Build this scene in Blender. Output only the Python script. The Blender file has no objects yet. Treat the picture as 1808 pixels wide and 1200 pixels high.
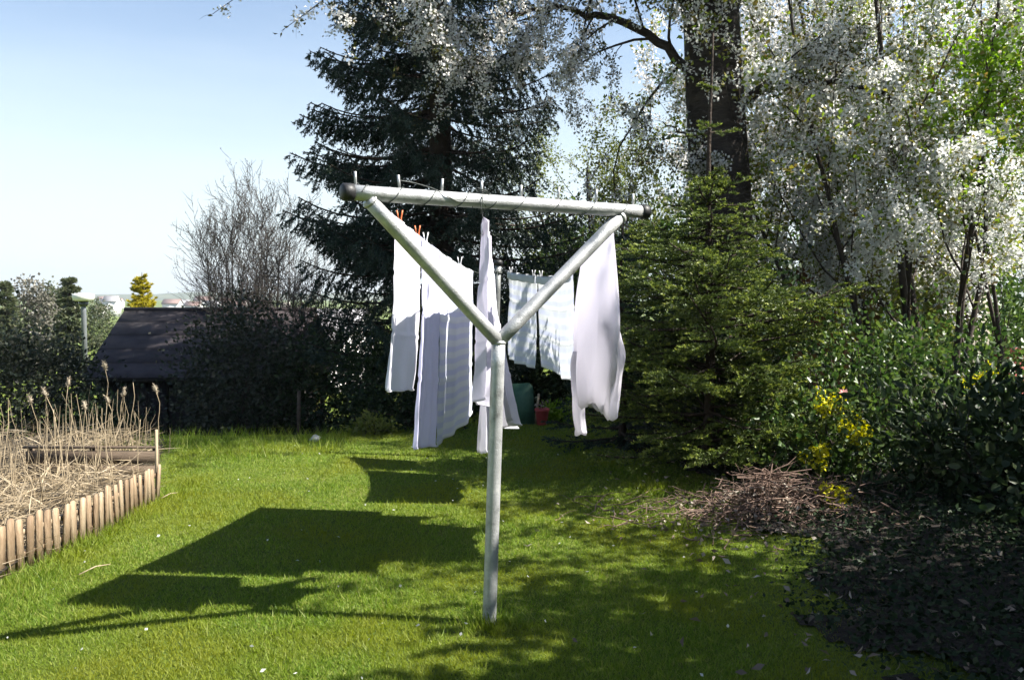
import bpy, math, random
import numpy as np
from mathutils import Vector

# ------------------------------------------------------------------ camera, sky, sun, exposure
scene = bpy.context.scene
COL = scene.collection
R = math.radians
rng = np.random.default_rng(11)
random.seed(5)

EYE = 1.46
PITCH = math.atan(0.05)
cam_d = bpy.data.cameras.new('camera')
cam = bpy.data.objects.new('camera', cam_d)
COL.objects.link(cam)
cam.location = (0, 0, EYE)
cam.rotation_euler = (R(90) - PITCH, 0, 0)
cam_d.sensor_width = 36
cam_d.lens = 36 * 1500 / 1808
cam_d.clip_start = 0.05
cam_d.clip_end = 20000
scene.camera = cam

SUN_EL, SUN_PHI = R(48), R(-7)
sun_dir = Vector((math.cos(SUN_EL) * math.cos(SUN_PHI), math.cos(SUN_EL) * math.sin(SUN_PHI), math.sin(SUN_EL)))
world = bpy.data.worlds.new('World')
scene.world = world
world.use_nodes = True
wn = world.node_tree
wn.nodes.clear()
w_out = wn.nodes.new('ShaderNodeOutputWorld')
w_bg = wn.nodes.new('ShaderNodeBackground')
w_sky = wn.nodes.new('ShaderNodeTexSky')
w_sky.sky_type = 'NISHITA'
w_sky.sun_disc = False
w_sky.sun_elevation = SUN_EL
w_sky.sun_rotation = R(90) - SUN_PHI
w_sky.altitude = 300
w_sky.air_density = 1.0
w_sky.dust_density = 0.6
w_sky.ozone_density = 0.9
w_bg.inputs['Strength'].default_value = 0.066
# thin white veil of cloud low over the horizon, all the way round
w_tc = wn.nodes.new('ShaderNodeTexCoord')
w_sep = wn.nodes.new('ShaderNodeSeparateXYZ')
wn.links.new(w_tc.outputs['Generated'], w_sep.inputs[0])
w_map = wn.nodes.new('ShaderNodeMapping'); w_map.inputs['Scale'].default_value = (1.2, 1.2, 9.0); w_map.inputs['Rotation'].default_value = (0.06, 0.04, 0)
wn.links.new(w_tc.outputs['Generated'], w_map.inputs[0])
w_no = wn.nodes.new('ShaderNodeTexNoise'); w_no.inputs['Scale'].default_value = 1.6; w_no.inputs['Detail'].default_value = 5
wn.links.new(w_map.outputs[0], w_no.inputs['Vector'])
w_ma = wn.nodes.new('ShaderNodeMath'); w_ma.operation = 'MULTIPLY_ADD'; w_ma.inputs[1].default_value = 0.16; w_ma.inputs[2].default_value = -0.08
wn.links.new(w_no.outputs['Fac'], w_ma.inputs[0])
w_ad = wn.nodes.new('ShaderNodeMath'); w_ad.operation = 'ADD'
wn.links.new(w_sep.outputs['Z'], w_ad.inputs[0]); wn.links.new(w_ma.outputs[0], w_ad.inputs[1])
w_mr = wn.nodes.new('ShaderNodeMapRange'); w_mr.interpolation_type = 'SMOOTHSTEP'
w_mr.inputs['From Min'].default_value = 0.42; w_mr.inputs['From Max'].default_value = -0.02
w_mr.inputs['To Min'].default_value = 0.0; w_mr.inputs['To Max'].default_value = 0.92
wn.links.new(w_ad.outputs[0], w_mr.inputs['Value'])
w_mix = wn.nodes.new('ShaderNodeMix'); w_mix.data_type = 'RGBA'
wn.links.new(w_mr.outputs[0], w_mix.inputs['Factor'])
wn.links.new(w_sky.outputs[0], w_mix.inputs[6]); w_mix.inputs[7].default_value = (4.9, 5.5, 5.6, 1)
wn.links.new(w_mix.outputs[2], w_bg.inputs['Color'])
wn.links.new(w_bg.outputs[0], w_out.inputs['Surface'])

sun_d = bpy.data.lights.new('sun', 'SUN')
sun_d.energy = 5.0
sun_d.angle = R(0.5)
sun_d.color = (1.0, 0.95, 0.86)
sun = bpy.data.objects.new('sun', sun_d)
COL.objects.link(sun)
sun.location = (20, -3, 25)
sun.rotation_euler = sun_dir.to_track_quat('Z', 'Y').to_euler()

vs = scene.view_settings
vs.view_transform = 'Standard'
vs.look = 'None'
vs.gamma = 1.0
vs.exposure = 1.62
vs.use_curve_mapping = False
scene.render.engine = 'CYCLES'
scene.cycles.max_bounces = 3
scene.cycles.diffuse_bounces = 1
scene.cycles.glossy_bounces = 1
scene.cycles.transmission_bounces = 2
scene.cycles.volume_bounces = 0
scene.cycles.transparent_max_bounces = 6
scene.cycles.use_denoising = True
scene.cycles.use_adaptive_sampling = True
scene.cycles.adaptive_threshold = 0.02


# ------------------------------------------------------------------ helpers
def at(px, py, d):
    """point of the place seen at pixel (px, py) of the 1808x1200 photograph, d metres ahead"""
    u, v = (px - 904) / 1500, (600 - py) / 1500
    c, s = math.cos(PITCH), math.sin(PITCH)
    dy, dz = c + v * s, -s + v * c
    k = d / dy
    return np.array((u * k, d, EYE + dz * k))


def tag(o, label=None, cat=None, group=None, kind=None):
    if label: o['label'] = label
    if cat: o['category'] = cat
    if group: o['group'] = group
    if kind: o['kind'] = kind
    return o


def empty(name, loc=(0, 0, 0), label=None, cat=None, group=None):
    o = bpy.data.objects.new(name, None)
    COL.objects.link(o)
    o.location = tuple(float(c) for c in loc)
    o.empty_display_size = 0.1
    return tag(o, label, cat, group)


class MB:
    """collects vertices, quads and triangles"""
    def __init__(self):
        self.v, self.q, self.t, self.uv = [], [], [], []
        self.n = 0

    def add(self, v, q=None, t=None):
        v = np.asarray(v, dtype=np.float32).reshape(-1, 3)
        if q is not None and len(q): self.q.append(np.asarray(q, dtype=np.int32).reshape(-1, 4) + self.n)
        if t is not None and len(t): self.t.append(np.asarray(t, dtype=np.int32).reshape(-1, 3) + self.n)
        self.v.append(v)
        self.n += len(v)

    def box(self, c, s, rz=0.0, rx=0.0, ry=0.0):
        s = np.asarray(s, float) / 2
        p = np.array([[x, y, z] for x in (-1, 1) for y in (-1, 1) for z in (-1, 1)], float) * s
        if rx: p = p @ rotm('x', rx).T
        if ry: p = p @ rotm('y', ry).T
        if rz: p = p @ rotm('z', rz).T
        self.add(p + np.asarray(c), [[0, 1, 3, 2], [4, 6, 7, 5], [0, 4, 5, 1], [2, 3, 7, 6], [0, 2, 6, 4], [1, 5, 7, 3]])

    def poly(self, pts2, depth, origin, ax, ay, an):
        """prism: outline pts2 (n,2) in axes ax, ay, extruded by depth along an (outline convex or star shaped)"""
        n = len(pts2)
        o, ax, ay, an = (np.asarray(k, float) for k in (origin, ax, ay, an))
        base = np.array([o + ax * p[0] + ay * p[1] for p in pts2])
        cen = base.mean(0)
        v = np.vstack([base, base + an * depth, cen, cen + an * depth])
        q = [[i, (i + 1) % n, n + (i + 1) % n, n + i] for i in range(n)]
        t = [[(i + 1) % n, i, 2 * n] for i in range(n)] + [[n + i, n + (i + 1) % n, 2 * n + 1] for i in range(n)]
        self.add(v, q, t)

    def tube(self, pts, rad, sides=6, cap=True):
        pts = np.asarray(pts, float)
        n = len(pts)
        rad = np.broadcast_to(np.asarray(rad, float), (n,))
        tan = np.gradient(pts, axis=0)
        tan /= np.linalg.norm(tan, axis=1)[:, None] + 1e-9
        ref = np.array((0.31, 0.17, 0.93)) if abs(tan[0] @ np.array((0.31, 0.17, 0.93))) < 0.9 else np.array((1.0, 0.1, 0))
        a = np.cross(tan, ref); a /= np.linalg.norm(a, axis=1)[:, None] + 1e-9
        b = np.cross(tan, a)
        th = np.linspace(0, 2 * np.pi, sides, endpoint=False)
        ring = (a[:, None, :] * np.cos(th)[None, :, None] + b[:, None, :] * np.sin(th)[None, :, None]) * rad[:, None, None]
        v = (pts[:, None, :] + ring).reshape(-1, 3)
        i = np.arange(n - 1)[:, None] * sides
        j = np.arange(sides)[None, :]
        k = (j + 1) % sides
        q = np.stack([i + j, i + k, i + sides + k, i + sides + j], -1).reshape(-1, 4)
        t = None
        if cap and sides > 3:
            v = np.vstack([v, pts[0], pts[-1]])
            c0, c1 = n * sides, n * sides + 1
            e = (n - 1) * sides
            t = [[(x + 1) % sides, x, c0] for x in range(sides)] + [[e + x, e + (x + 1) % sides, c1] for x in range(sides)]
        self.add(v, q, t)

    def leaves(self, P, A, L, W, fold=0.12):
        """P base points, A axis directions, L lengths, W half widths: one folded quad each"""
        P = np.asarray(P, float); n = len(P)
        if not n: return
        A = unit(A)
        B = unit(np.cross(A, rng.normal(size=(n, 3))))
        N = np.cross(A, B)
        L = np.broadcast_to(np.asarray(L, float), (n,))[:, None]
        W = np.broadcast_to(np.asarray(W, float), (n,))[:, None]
        m = P + A * L * 0.45 + N * L * fold
        v = np.stack([P, m + B * W, P + A * L, m - B * W], 1).reshape(-1, 3)
        q = np.arange(4 * n).reshape(-1, 4)
        self.add(v, q)

    def broad_leaves(self, P, A, L, W, fold=0.12):
        """like leaves, but with a rounded outline folded along the midrib"""
        P = np.asarray(P, float); n = len(P)
        A = unit(A)
        B = unit(np.cross(A, rng.normal(size=(n, 3))))
        N = np.cross(A, B)
        L = np.broadcast_to(np.asarray(L, float), (n,))[:, None]
        W = np.broadcast_to(np.asarray(W, float), (n,))[:, None]
        up = N * L * fold
        a, c = P + A * L * 0.28 + up, P + A * L * 0.68 + up * 0.8
        tip = P + A * L - N * L * 0.08
        v = np.stack([P, a + B * W, c + B * W * 0.85, tip, c - B * W * 0.85, a - B * W], 1).reshape(-1, 3)
        o = np.arange(n)[:, None] * 6
        self.add(v, np.concatenate([o + [0, 1, 2, 3], o + [0, 3, 4, 5]]))

    def needles(self, P, A, L, W):
        P = np.asarray(P, float); n = len(P)
        if not n: return
        A = unit(A)
        B = unit(np.cross(A, rng.normal(size=(n, 3))))
        L = np.broadcast_to(np.asarray(L, float), (n,))[:, None]
        W = np.broadcast_to(np.asarray(W, float), (n,))[:, None]
        v = np.stack([P + B * W, P - B * W, P + A * L], 1).reshape(-1, 3)
        self.add(v, None, np.arange(3 * n).reshape(-1, 3))

    def build(self, name, mat, parent=None, smooth=False, origin=None, uv=None):
        v = np.vstack(self.v).astype(np.float32)
        if parent is not None and origin is None:
            origin = parent_world(parent)
        if origin is not None:
            v = v - np.asarray(origin, dtype=np.float32)
        q = np.vstack(self.q) if self.q else np.zeros((0, 4), np.int32)
        t = np.vstack(self.t) if self.t else np.zeros((0, 3), np.int32)
        me = bpy.data.meshes.new(name)
        me.vertices.add(len(v)); me.vertices.foreach_set('co', v.ravel())
        loops = np.concatenate([q.ravel(), t.ravel()]).astype(np.int32)
        starts = np.concatenate([np.arange(len(q)) * 4, len(q) * 4 + np.arange(len(t)) * 3]).astype(np.int32)
        me.loops.add(len(loops)); me.loops.foreach_set('vertex_index', loops)
        me.polygons.add(len(starts)); me.polygons.foreach_set('loop_start', starts)
        if smooth: me.polygons.foreach_set('use_smooth', np.ones(len(starts), bool))
        if uv is not None:
            ul = me.uv_layers.new(name='UVMap')
            ul.data.foreach_set('uv', np.asarray(uv, np.float32)[loops].ravel())
        me.update(calc_edges=True)
        me.materials.append(mat)
        o = bpy.data.objects.new(name, me)
        COL.objects.link(o)
        if parent is not None:
            o.parent = parent
            pw = parent_world(parent)
            if np.linalg.norm(np.asarray(origin) - pw) > 1e-9:
                o.location = tuple(float(c) for c in (np.asarray(origin) - pw))
        elif origin is not None:
            o.location = tuple(float(c) for c in origin)
        return o


def parent_world(o):
    p = np.zeros(3)
    while o is not None:
        p += np.array(o.location); o = o.parent
    return p


def unit(a):
    a = np.asarray(a, float)
    return a / (np.linalg.norm(a, axis=-1, keepdims=True) + 1e-9)


def rotm(ax, a):
    c, s = math.cos(a), math.sin(a)
    return np.array({'x': [[1, 0, 0], [0, c, -s], [0, s, c]], 'y': [[c, 0, s], [0, 1, 0], [-s, 0, c]], 'z': [[c, -s, 0], [s, c, 0], [0, 0, 1]]}[ax])


def rv(n, s=1.0):
    return rng.normal(size=(n, 3)) * s


def ss(a, b, x):
    t = np.clip((np.asarray(x, float) - a) / (b - a), 0, 1)
    return t * t * (3 - 2 * t)


def vnoise(x, y, seed=0):
    """cheap smooth noise -1..1"""
    x = np.asarray(x, float); y = np.asarray(y, float)
    r = 0
    g = np.random.default_rng(seed)
    for k in range(7):
        a, f, p = g.uniform(0, 6.28), g.uniform(0.6, 1.6), g.uniform(0, 6.28)
        r = r + np.sin((x * math.cos(a) + y * math.sin(a)) * f * 2 + p)
    return r / 4.0


# ------------------------------------------------------------------ materials
def nt(name):
    m = bpy.data.materials.new(name)
    m.use_nodes = True
    t = m.node_tree
    for n in list(t.nodes):
        if n.type != 'OUTPUT_MATERIAL': t.nodes.remove(n)
    return m, t, next(n for n in t.nodes if n.type == 'OUTPUT_MATERIAL')


def ramp(t, stops):
    r = t.nodes.new('ShaderNodeValToRGB')
    e = r.color_ramp.elements
    while len(e) > 1: e.remove(e[-1])
    e[0].position, e[0].color = stops[0][0], (*stops[0][1], 1)
    for p, c in stops[1:]:
        k = e.new(p); k.color = (*c, 1)
    return r


def leaf_mat(name, cols, trans=0.35, rough=0.5, spec=0.3, patch=None, patch_scale=1.5, tcol=1.25):
    """leaf / petal / needle: per-leaf tint, optional second tint in patches, light passing through"""
    m, t, out = nt(name)
    g = t.nodes.new('ShaderNodeNewGeometry')
    r = ramp(t, [(i / max(1, len(cols) - 1), c) for i, c in enumerate(cols)])
    t.links.new(g.outputs['Random Per Island'], r.inputs[0])
    col = r.outputs[0]
    if patch:
        tc = t.nodes.new('ShaderNodeTexCoord')
        no = t.nodes.new('ShaderNodeTexNoise'); no.inputs['Scale'].default_value = patch_scale; no.inputs['Detail'].default_value = 2
        t.links.new(tc.outputs['Object'], no.inputs['Vector'])
        rr = ramp(t, [(0.45, (0, 0, 0)), (0.62, (1, 1, 1))])
        t.links.new(no.outputs['Fac'], rr.inputs[0])
        mx = t.nodes.new('ShaderNodeMix'); mx.data_type = 'RGBA'
        t.links.new(rr.outputs[0], mx.inputs['Factor'])
        t.links.new(col, mx.inputs[6]); mx.inputs[7].default_value = (*patch, 1)
        col = mx.outputs[2]
    b = t.nodes.new('ShaderNodeBsdfPrincipled')
    b.inputs['Roughness'].default_value = rough
    b.inputs['Specular IOR Level'].default_value = spec
    t.links.new(col, b.inputs['Base Color'])
    tr = t.nodes.new('ShaderNodeBsdfTranslucent')
    hs = t.nodes.new('ShaderNodeHueSaturation'); hs.inputs['Value'].default_value = tcol; hs.inputs['Saturation'].default_value = 1.1
    t.links.new(col, hs.inputs['Color']); t.links.new(hs.outputs[0], tr.inputs['Color'])
    ms = t.nodes.new('ShaderNodeMixShader'); ms.inputs[0].default_value = trans
    t.links.new(b.outputs[0], ms.inputs[1]); t.links.new(tr.outputs[0], ms.inputs[2])
    t.links.new(ms.outputs[0], out.inputs['Surface'])
    return m


def solid_mat(name, cols, rough=0.7, metal=0.0, scale=6.0, stretch=(1, 1, 1), bump=0.3, bump_scale=None, spec=0.4, detail=6, island=0.0):
    m, t, out = nt(name)
    tc = t.nodes.new('ShaderNodeTexCoord')
    mp = t.nodes.new('ShaderNodeMapping'); mp.inputs['Scale'].default_value = stretch
    t.links.new(tc.outputs['Object'], mp.inputs[0])
    no = t.nodes.new('ShaderNodeTexNoise'); no.inputs['Scale'].default_value = scale; no.inputs['Detail'].default_value = detail; no.inputs['Roughness'].default_value = 0.65
    t.links.new(mp.outputs[0], no.inputs['Vector'])
    fac = no.outputs['Fac']
    if island:
        oi = t.nodes.new('ShaderNodeObjectInfo')
        ma = t.nodes.new('ShaderNodeMath'); ma.operation = 'MULTIPLY_ADD'
        t.links.new(oi.outputs['Random'], ma.inputs[0]); ma.inputs[1].default_value = island
        mb = t.nodes.new('ShaderNodeMath'); mb.operation = 'SUBTRACT'; mb.inputs[1].default_value = island / 2
        t.links.new(fac, mb.inputs[0]); t.links.new(mb.outputs[0], ma.inputs[2])
        fac = ma.outputs[0]
    n = len(cols)
    r = ramp(t, [(0.3 + 0.4 * i / max(1, n - 1), c) for i, c in enumerate(cols)])
    t.links.new(fac, r.inputs[0])
    b = t.nodes.new('ShaderNodeBsdfPrincipled')
    b.inputs['Roughness'].default_value = rough
    b.inputs['Metallic'].default_value = metal
    b.inputs['Specular IOR Level'].default_value = spec
    t.links.new(r.outputs[0], b.inputs['Base Color'])
    if bump:
        n2 = t.nodes.new('ShaderNodeTexNoise'); n2.inputs['Scale'].default_value = bump_scale or scale * 4; n2.inputs['Detail'].default_value = 8
        t.links.new(mp.outputs[0], n2.inputs['Vector'])
        bp = t.nodes.new('ShaderNodeBump'); bp.inputs['Strength'].default_value = bump; bp.inputs['Distance'].default_value = 0.02
        t.links.new(n2.outputs['Fac'], bp.inputs['Height']); t.links.new(bp.outputs[0], b.inputs['Normal'])
    t.links.new(b.outputs[0], out.inputs['Surface'])
    return m


def cloth_mat(name, col, trans=0.35, stripes=None, weave=900, axis=1, tcol=None):
    m, t, out = nt(name)
    uvn = t.nodes.new('ShaderNodeTexCoord')
    rgb = t.nodes.new('ShaderNodeRGB'); rgb.outputs[0].default_value = (*col, 1)
    c = rgb.outputs[0]
    if stripes:
        n, c2, width = stripes
        sp = t.nodes.new('ShaderNodeSeparateXYZ'); t.links.new(uvn.outputs['UV'], sp.inputs[0])
        mu = t.nodes.new('ShaderNodeMath'); mu.operation = 'MULTIPLY'; mu.inputs[1].default_value = n
        t.links.new(sp.outputs[axis], mu.inputs[0])
        fr = t.nodes.new('ShaderNodeMath'); fr.operation = 'PINGPONG'; fr.inputs[1].default_value = 0.5
        t.links.new(mu.outputs[0], fr.inputs[0])
        rr = ramp(t, [(max(0, width - 0.06), (0, 0, 0)), (width + 0.06, (1, 1, 1))])
        t.links.new(fr.outputs[0], rr.inputs[0])
        mx = t.nodes.new('ShaderNodeMix'); mx.data_type = 'RGBA'
        t.links.new(rr.outputs[0], mx.inputs['Factor']); t.links.new(c, mx.inputs[6]); mx.inputs[7].default_value = (*c2, 1)
        c = mx.outputs[2]
    b = t.nodes.new('ShaderNodeBsdfPrincipled')
    b.inputs['Roughness'].default_value = 0.85
    b.inputs['Specular IOR Level'].default_value = 0.1
    b.inputs['Sheen Weight'].default_value = 0.1
    t.links.new(c, b.inputs['Base Color'])
    no = t.nodes.new('ShaderNodeTexNoise'); no.inputs['Scale'].default_value = 22; no.inputs['Detail'].default_value = 5
    t.links.new(uvn.outputs['Object'], no.inputs['Vector'])
    bp = t.nodes.new('ShaderNodeBump'); bp.inputs['Strength'].default_value = 0.35; bp.inputs['Distance'].default_value = 0.01
    t.links.new(no.outputs['Fac'], bp.inputs['Height']); t.links.new(bp.outputs[0], b.inputs['Normal'])
    tr = t.nodes.new('ShaderNodeBsdfTranslucent'); t.links.new(c, tr.inputs['Color'])
    ms = t.nodes.new('ShaderNodeMixShader'); ms.inputs[0].default_value = trans
    t.links.new(b.outputs[0], ms.inputs[1]); t.links.new(tr.outputs[0], ms.inputs[2])
    t.links.new(ms.outputs[0], out.inputs['Surface'])
    return m


M = {}
M['galv'] = solid_mat('galvanised_steel', [(0.24, 0.245, 0.24), (0.42, 0.43, 0.43), (0.50, 0.51, 0.51), (0.66, 0.66, 0.65)], rough=0.46, metal=0.5, scale=14, detail=12, bump=0.2, bump_scale=160)
M['galv_old'] = solid_mat('weathered_steel', [(0.14, 0.15, 0.15), (0.25, 0.26, 0.26)], rough=0.55, metal=0.4, scale=18, bump=0.2)
M['cap'] = solid_mat('black_plastic_cap', [(0.012, 0.012, 0.014), (0.03, 0.03, 0.03)], rough=0.5, scale=20, bump=0.1)
M['wire'] = solid_mat('coated_wire', [(0.035, 0.045, 0.04), (0.09, 0.10, 0.095)], rough=0.5, scale=30, bump=0.1)
M['peg_white'] = solid_mat('white_peg', [(0.66, 0.66, 0.68), (0.78, 0.78, 0.8)], rough=0.45, scale=40, bump=0.05)
M['peg_orange'] = solid_mat('orange_peg', [(0.55, 0.12, 0.04), (0.7, 0.2, 0.07)], rough=0.45, scale=40, bump=0.05)
M['white_cloth'] = cloth_mat('white_cotton', (0.88, 0.87, 0.95), 0.42)  # white cloth; the blue-lilac tint puts the shade colour into the base
M['shade_lilac_cloth'] = cloth_mat('shade_tinted_cotton', (0.82, 0.80, 0.91), 0.48)  # lilac here is the tone of the cloth in shade, put into its colour
M['blue_cloth'] = cloth_mat('pale_blue_cotton', (0.79, 0.79, 0.96), 0.45)  # pale blue cover, tint pushed to the periwinkle of its shaded side
M['stripe_cloth'] = cloth_mat('blue_striped_cotton', (0.86, 0.89, 0.96), 0.45, stripes=(15, (0.75, 0.78, 0.96), 0.27))
M['towel_cloth'] = cloth_mat('striped_terry', (0.88, 0.90, 0.92), 0.6, stripes=(9, (0.80, 0.83, 0.94), 0.27))
M['shirt_cloth'] = cloth_mat('shirt_cotton', (0.86, 0.84, 0.91), 0.58)  # white shirt; lilac tint stands for its shaded face
M['bark'] = solid_mat('cherry_bark', [(0.010, 0.007, 0.006), (0.026, 0.019, 0.015), (0.048, 0.037, 0.028)], rough=0.9, scale=5, stretch=(1, 1, 2.5), bump=1.0, bump_scale=14)
M['bark_twig'] = solid_mat('twig_bark', [(0.025, 0.018, 0.014), (0.07, 0.052, 0.04)], rough=0.85, scale=8, bump=0.3)
M['bark_grey'] = solid_mat('grey_twig_bark', [(0.028, 0.023, 0.022), (0.06, 0.052, 0.048)], rough=0.85, scale=8, bump=0.3)
M['bark_spruce'] = solid_mat('spruce_bark', [(0.02, 0.014, 0.01), (0.055, 0.038, 0.028)], rough=0.95, scale=10, bump=1.0, bump_scale=30)
M['spruce_dark'] = leaf_mat('dark_spruce_needles', [(0.012, 0.026, 0.02), (0.022, 0.042, 0.03), (0.034, 0.058, 0.036)], trans=0.08, rough=0.55)
M['spruce_young'] = leaf_mat('young_spruce_needles', [(0.05, 0.08, 0.02), (0.085, 0.12, 0.028), (0.12, 0.16, 0.036)], trans=0.22, rough=0.5)
M['spruce_tips'] = leaf_mat('spruce_new_growth', [(0.15, 0.20, 0.04), (0.22, 0.27, 0.055), (0.31, 0.34, 0.085)], trans=0.3, rough=0.5)
M['petal_cherry'] = leaf_mat('cherry_petals', [(0.70, 0.67, 0.64), (0.82, 0.80, 0.77), (0.87, 0.86, 0.84)], trans=0.5, rough=0.7, spec=0.1, tcol=1.0)
M['petal_white'] = leaf_mat('white_petals', [(0.80, 0.80, 0.77), (0.9, 0.9, 0.87)], trans=0.55, rough=0.7, spec=0.1, tcol=1.0)
M['leaf_cherry'] = leaf_mat('cherry_leaves', [(0.05, 0.06, 0.022), (0.09, 0.10, 0.03), (0.10, 0.075, 0.03)], trans=0.35)
M['leaf_service'] = leaf_mat('serviceberry_leaves', [(0.13, 0.20, 0.03), (0.20, 0.28, 0.04), (0.25, 0.25, 0.05), (0.18, 0.13, 0.04)], trans=0.45)
M['leaf_fresh'] = leaf_mat('fresh_green_leaves', [(0.13, 0.24, 0.02), (0.19, 0.33, 0.03), (0.26, 0.40, 0.05)], trans=0.5)
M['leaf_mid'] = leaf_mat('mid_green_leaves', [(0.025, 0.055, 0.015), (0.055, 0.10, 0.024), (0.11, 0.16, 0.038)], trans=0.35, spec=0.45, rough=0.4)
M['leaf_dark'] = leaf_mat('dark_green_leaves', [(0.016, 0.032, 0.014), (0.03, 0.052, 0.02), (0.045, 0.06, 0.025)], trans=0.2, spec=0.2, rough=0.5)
M['ivy'] = leaf_mat('shade_darkened_ivy', [(0.010, 0.022, 0.009), (0.018, 0.036, 0.013), (0.03, 0.045, 0.018)], trans=0.1, spec=0.15, rough=0.55)  # near-black leaf colour stands in for the deep shade of the border
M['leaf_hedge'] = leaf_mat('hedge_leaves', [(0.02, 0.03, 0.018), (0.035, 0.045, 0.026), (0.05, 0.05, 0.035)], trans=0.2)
M['leaf_olive'] = leaf_mat('olive_leaves', [(0.10, 0.13, 0.03), (0.15, 0.18, 0.04), (0.2, 0.21, 0.06)], trans=0.4)
M['gold_needles'] = leaf_mat('golden_needles', [(0.28, 0.24, 0.02), (0.42, 0.36, 0.03), (0.5, 0.42, 0.05)], trans=0.3)
M['yellow_green'] = leaf_mat('yellow_green_needles', [(0.16, 0.19, 0.02), (0.26, 0.28, 0.03)], trans=0.35)
M['far_green'] = leaf_mat('far_tree_leaves', [(0.05, 0.07, 0.035), (0.09, 0.11, 0.05), (0.12, 0.12, 0.07)], trans=0.25)
M['far_grey'] = leaf_mat('far_bare_twigs', [(0.10, 0.095, 0.08), (0.15, 0.14, 0.11)], trans=0.1)
M['bud'] = leaf_mat('twig_buds', [(0.05, 0.048, 0.03), (0.09, 0.08, 0.05)], trans=0.3)
M['yellow_flower'] = leaf_mat('yellow_bracts', [(0.52, 0.50, 0.02), (0.65, 0.60, 0.03)], trans=0.35)
M['pink_flower'] = leaf_mat('pink_petals', [(0.7, 0.35, 0.35), (0.8, 0.5, 0.48)], trans=0.35)
M['grass'] = leaf_mat('lawn_blades', [(0.095, 0.165, 0.02), (0.145, 0.23, 0.028), (0.20, 0.285, 0.038), (0.30, 0.32, 0.085)], trans=0.5, spec=0.25, patch=(0.215, 0.245, 0.03), patch_scale=1.1)
M['straw'] = leaf_mat('dry_straw', [(0.20, 0.15, 0.09), (0.31, 0.245, 0.155), (0.44, 0.36, 0.25)], trans=0.2)
M['seed_fluff'] = leaf_mat('seed_fluff', [(0.34, 0.28, 0.2), (0.46, 0.4, 0.31)], trans=0.3)
M['stalk'] = solid_mat('dry_stalk', [(0.26, 0.20, 0.12), (0.42, 0.34, 0.23)], rough=0.8, scale=12, bump=0.1)
M['dead_leaf'] = leaf_mat('dead_leaves', [(0.12, 0.085, 0.06), (0.22, 0.17, 0.13), (0.4, 0.36, 0.3)], trans=0.15)
M['brush_twig'] = solid_mat('brushwood', [(0.10, 0.06, 0.045), (0.24, 0.16, 0.12)], rough=0.8, scale=9, bump=0.2)
M['picket'] = solid_mat('picket_wood', [(0.17, 0.115, 0.07), (0.27, 0.19, 0.12), (0.36, 0.28, 0.19)], rough=0.75, scale=5, stretch=(6, 6, 0.8), bump=0.4, bump_scale=30, island=0.35)
M['board'] = solid_mat('weathered_board', [(0.06, 0.042, 0.03), (0.13, 0.095, 0.065)], rough=0.85, scale=5, stretch=(0.8, 6, 6), bump=0.4, island=0.3)
M['shed_wood'] = solid_mat('dark_stained_boards', [(0.016, 0.013, 0.012), (0.035, 0.028, 0.025)], rough=0.8, scale=4, stretch=(6, 6, 0.7), bump=0.4, island=0.3)
M['felt'] = solid_mat('roofing_felt', [(0.018, 0.015, 0.017), (0.034, 0.027, 0.031), (0.058, 0.047, 0.05)], rough=0.95, scale=3, bump=0.5, bump_scale=80, island=0.2)
M['brown_wood'] = solid_mat('brown_boards', [(0.10, 0.04, 0.02), (0.19, 0.08, 0.035)], rough=0.7, scale=4, stretch=(0.7, 6, 6), bump=0.3, island=0.3)
M['render'] = solid_mat('beige_render', [(0.28, 0.25, 0.20), (0.36, 0.325, 0.265)], rough=0.9, scale=3, bump=0.2, bump_scale=90)
M['white_paint'] = solid_mat('white_paint', [(0.7, 0.7, 0.68), (0.8, 0.8, 0.79)], rough=0.5, scale=4, bump=0.05)
M['dark_roof'] = solid_mat('dark_roof', [(0.03, 0.028, 0.03), (0.06, 0.055, 0.055)], rough=0.85, scale=5, bump=0.3)
M['grey_roof'] = solid_mat('grey_roof', [(0.2, 0.2, 0.21), (0.3, 0.29, 0.3)], rough=0.8, scale=2, bump=0.2)
M['red_roof'] = solid_mat('red_tiles', [(0.16, 0.10, 0.085), (0.24, 0.16, 0.14)], rough=0.8, scale=2, bump=0.2)
M['house_wall'] = solid_mat('pale_house_wall', [(0.62, 0.6, 0.57), (0.74, 0.72, 0.7)], rough=0.9, scale=1, bump=0.05)
M['glass'] = solid_mat('dark_glass', [(0.02, 0.025, 0.03), (0.04, 0.05, 0.055)], rough=0.1, scale=1, bump=0.0, spec=0.6)
M['green_board'] = solid_mat('green_painted_board', [(0.02, 0.075, 0.045), (0.05, 0.13, 0.08), (0.10, 0.18, 0.12)], rough=0.6, scale=4, bump=0.15)
M['red_plastic'] = solid_mat('red_plastic', [(0.30, 0.035, 0.04), (0.5, 0.09, 0.09)], rough=0.5, scale=7, bump=0.1)
M['brick'] = solid_mat('red_brick', [(0.24, 0.06, 0.05), (0.36, 0.11, 0.09)], rough=0.85, scale=9, bump=0.4, island=0.4)
M['mortar'] = solid_mat('mortar', [(0.3, 0.28, 0.26), (0.4, 0.38, 0.35)], rough=0.95, scale=20, bump=0.3)
M['slab'] = solid_mat('pale_paving', [(0.48, 0.42, 0.39), (0.6, 0.54, 0.5)], rough=0.85, scale=6, bump=0.2, island=0.3)
M['stone'] = solid_mat('white_stone', [(0.36, 0.36, 0.35), (0.5, 0.5, 0.49)], rough=0.8, scale=9, bump=0.4)
M['lamp_white'] = solid_mat('lamp_shade', [(0.66, 0.65, 0.6), (0.76, 0.75, 0.7)], rough=0.5, scale=5, bump=0.05)
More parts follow.
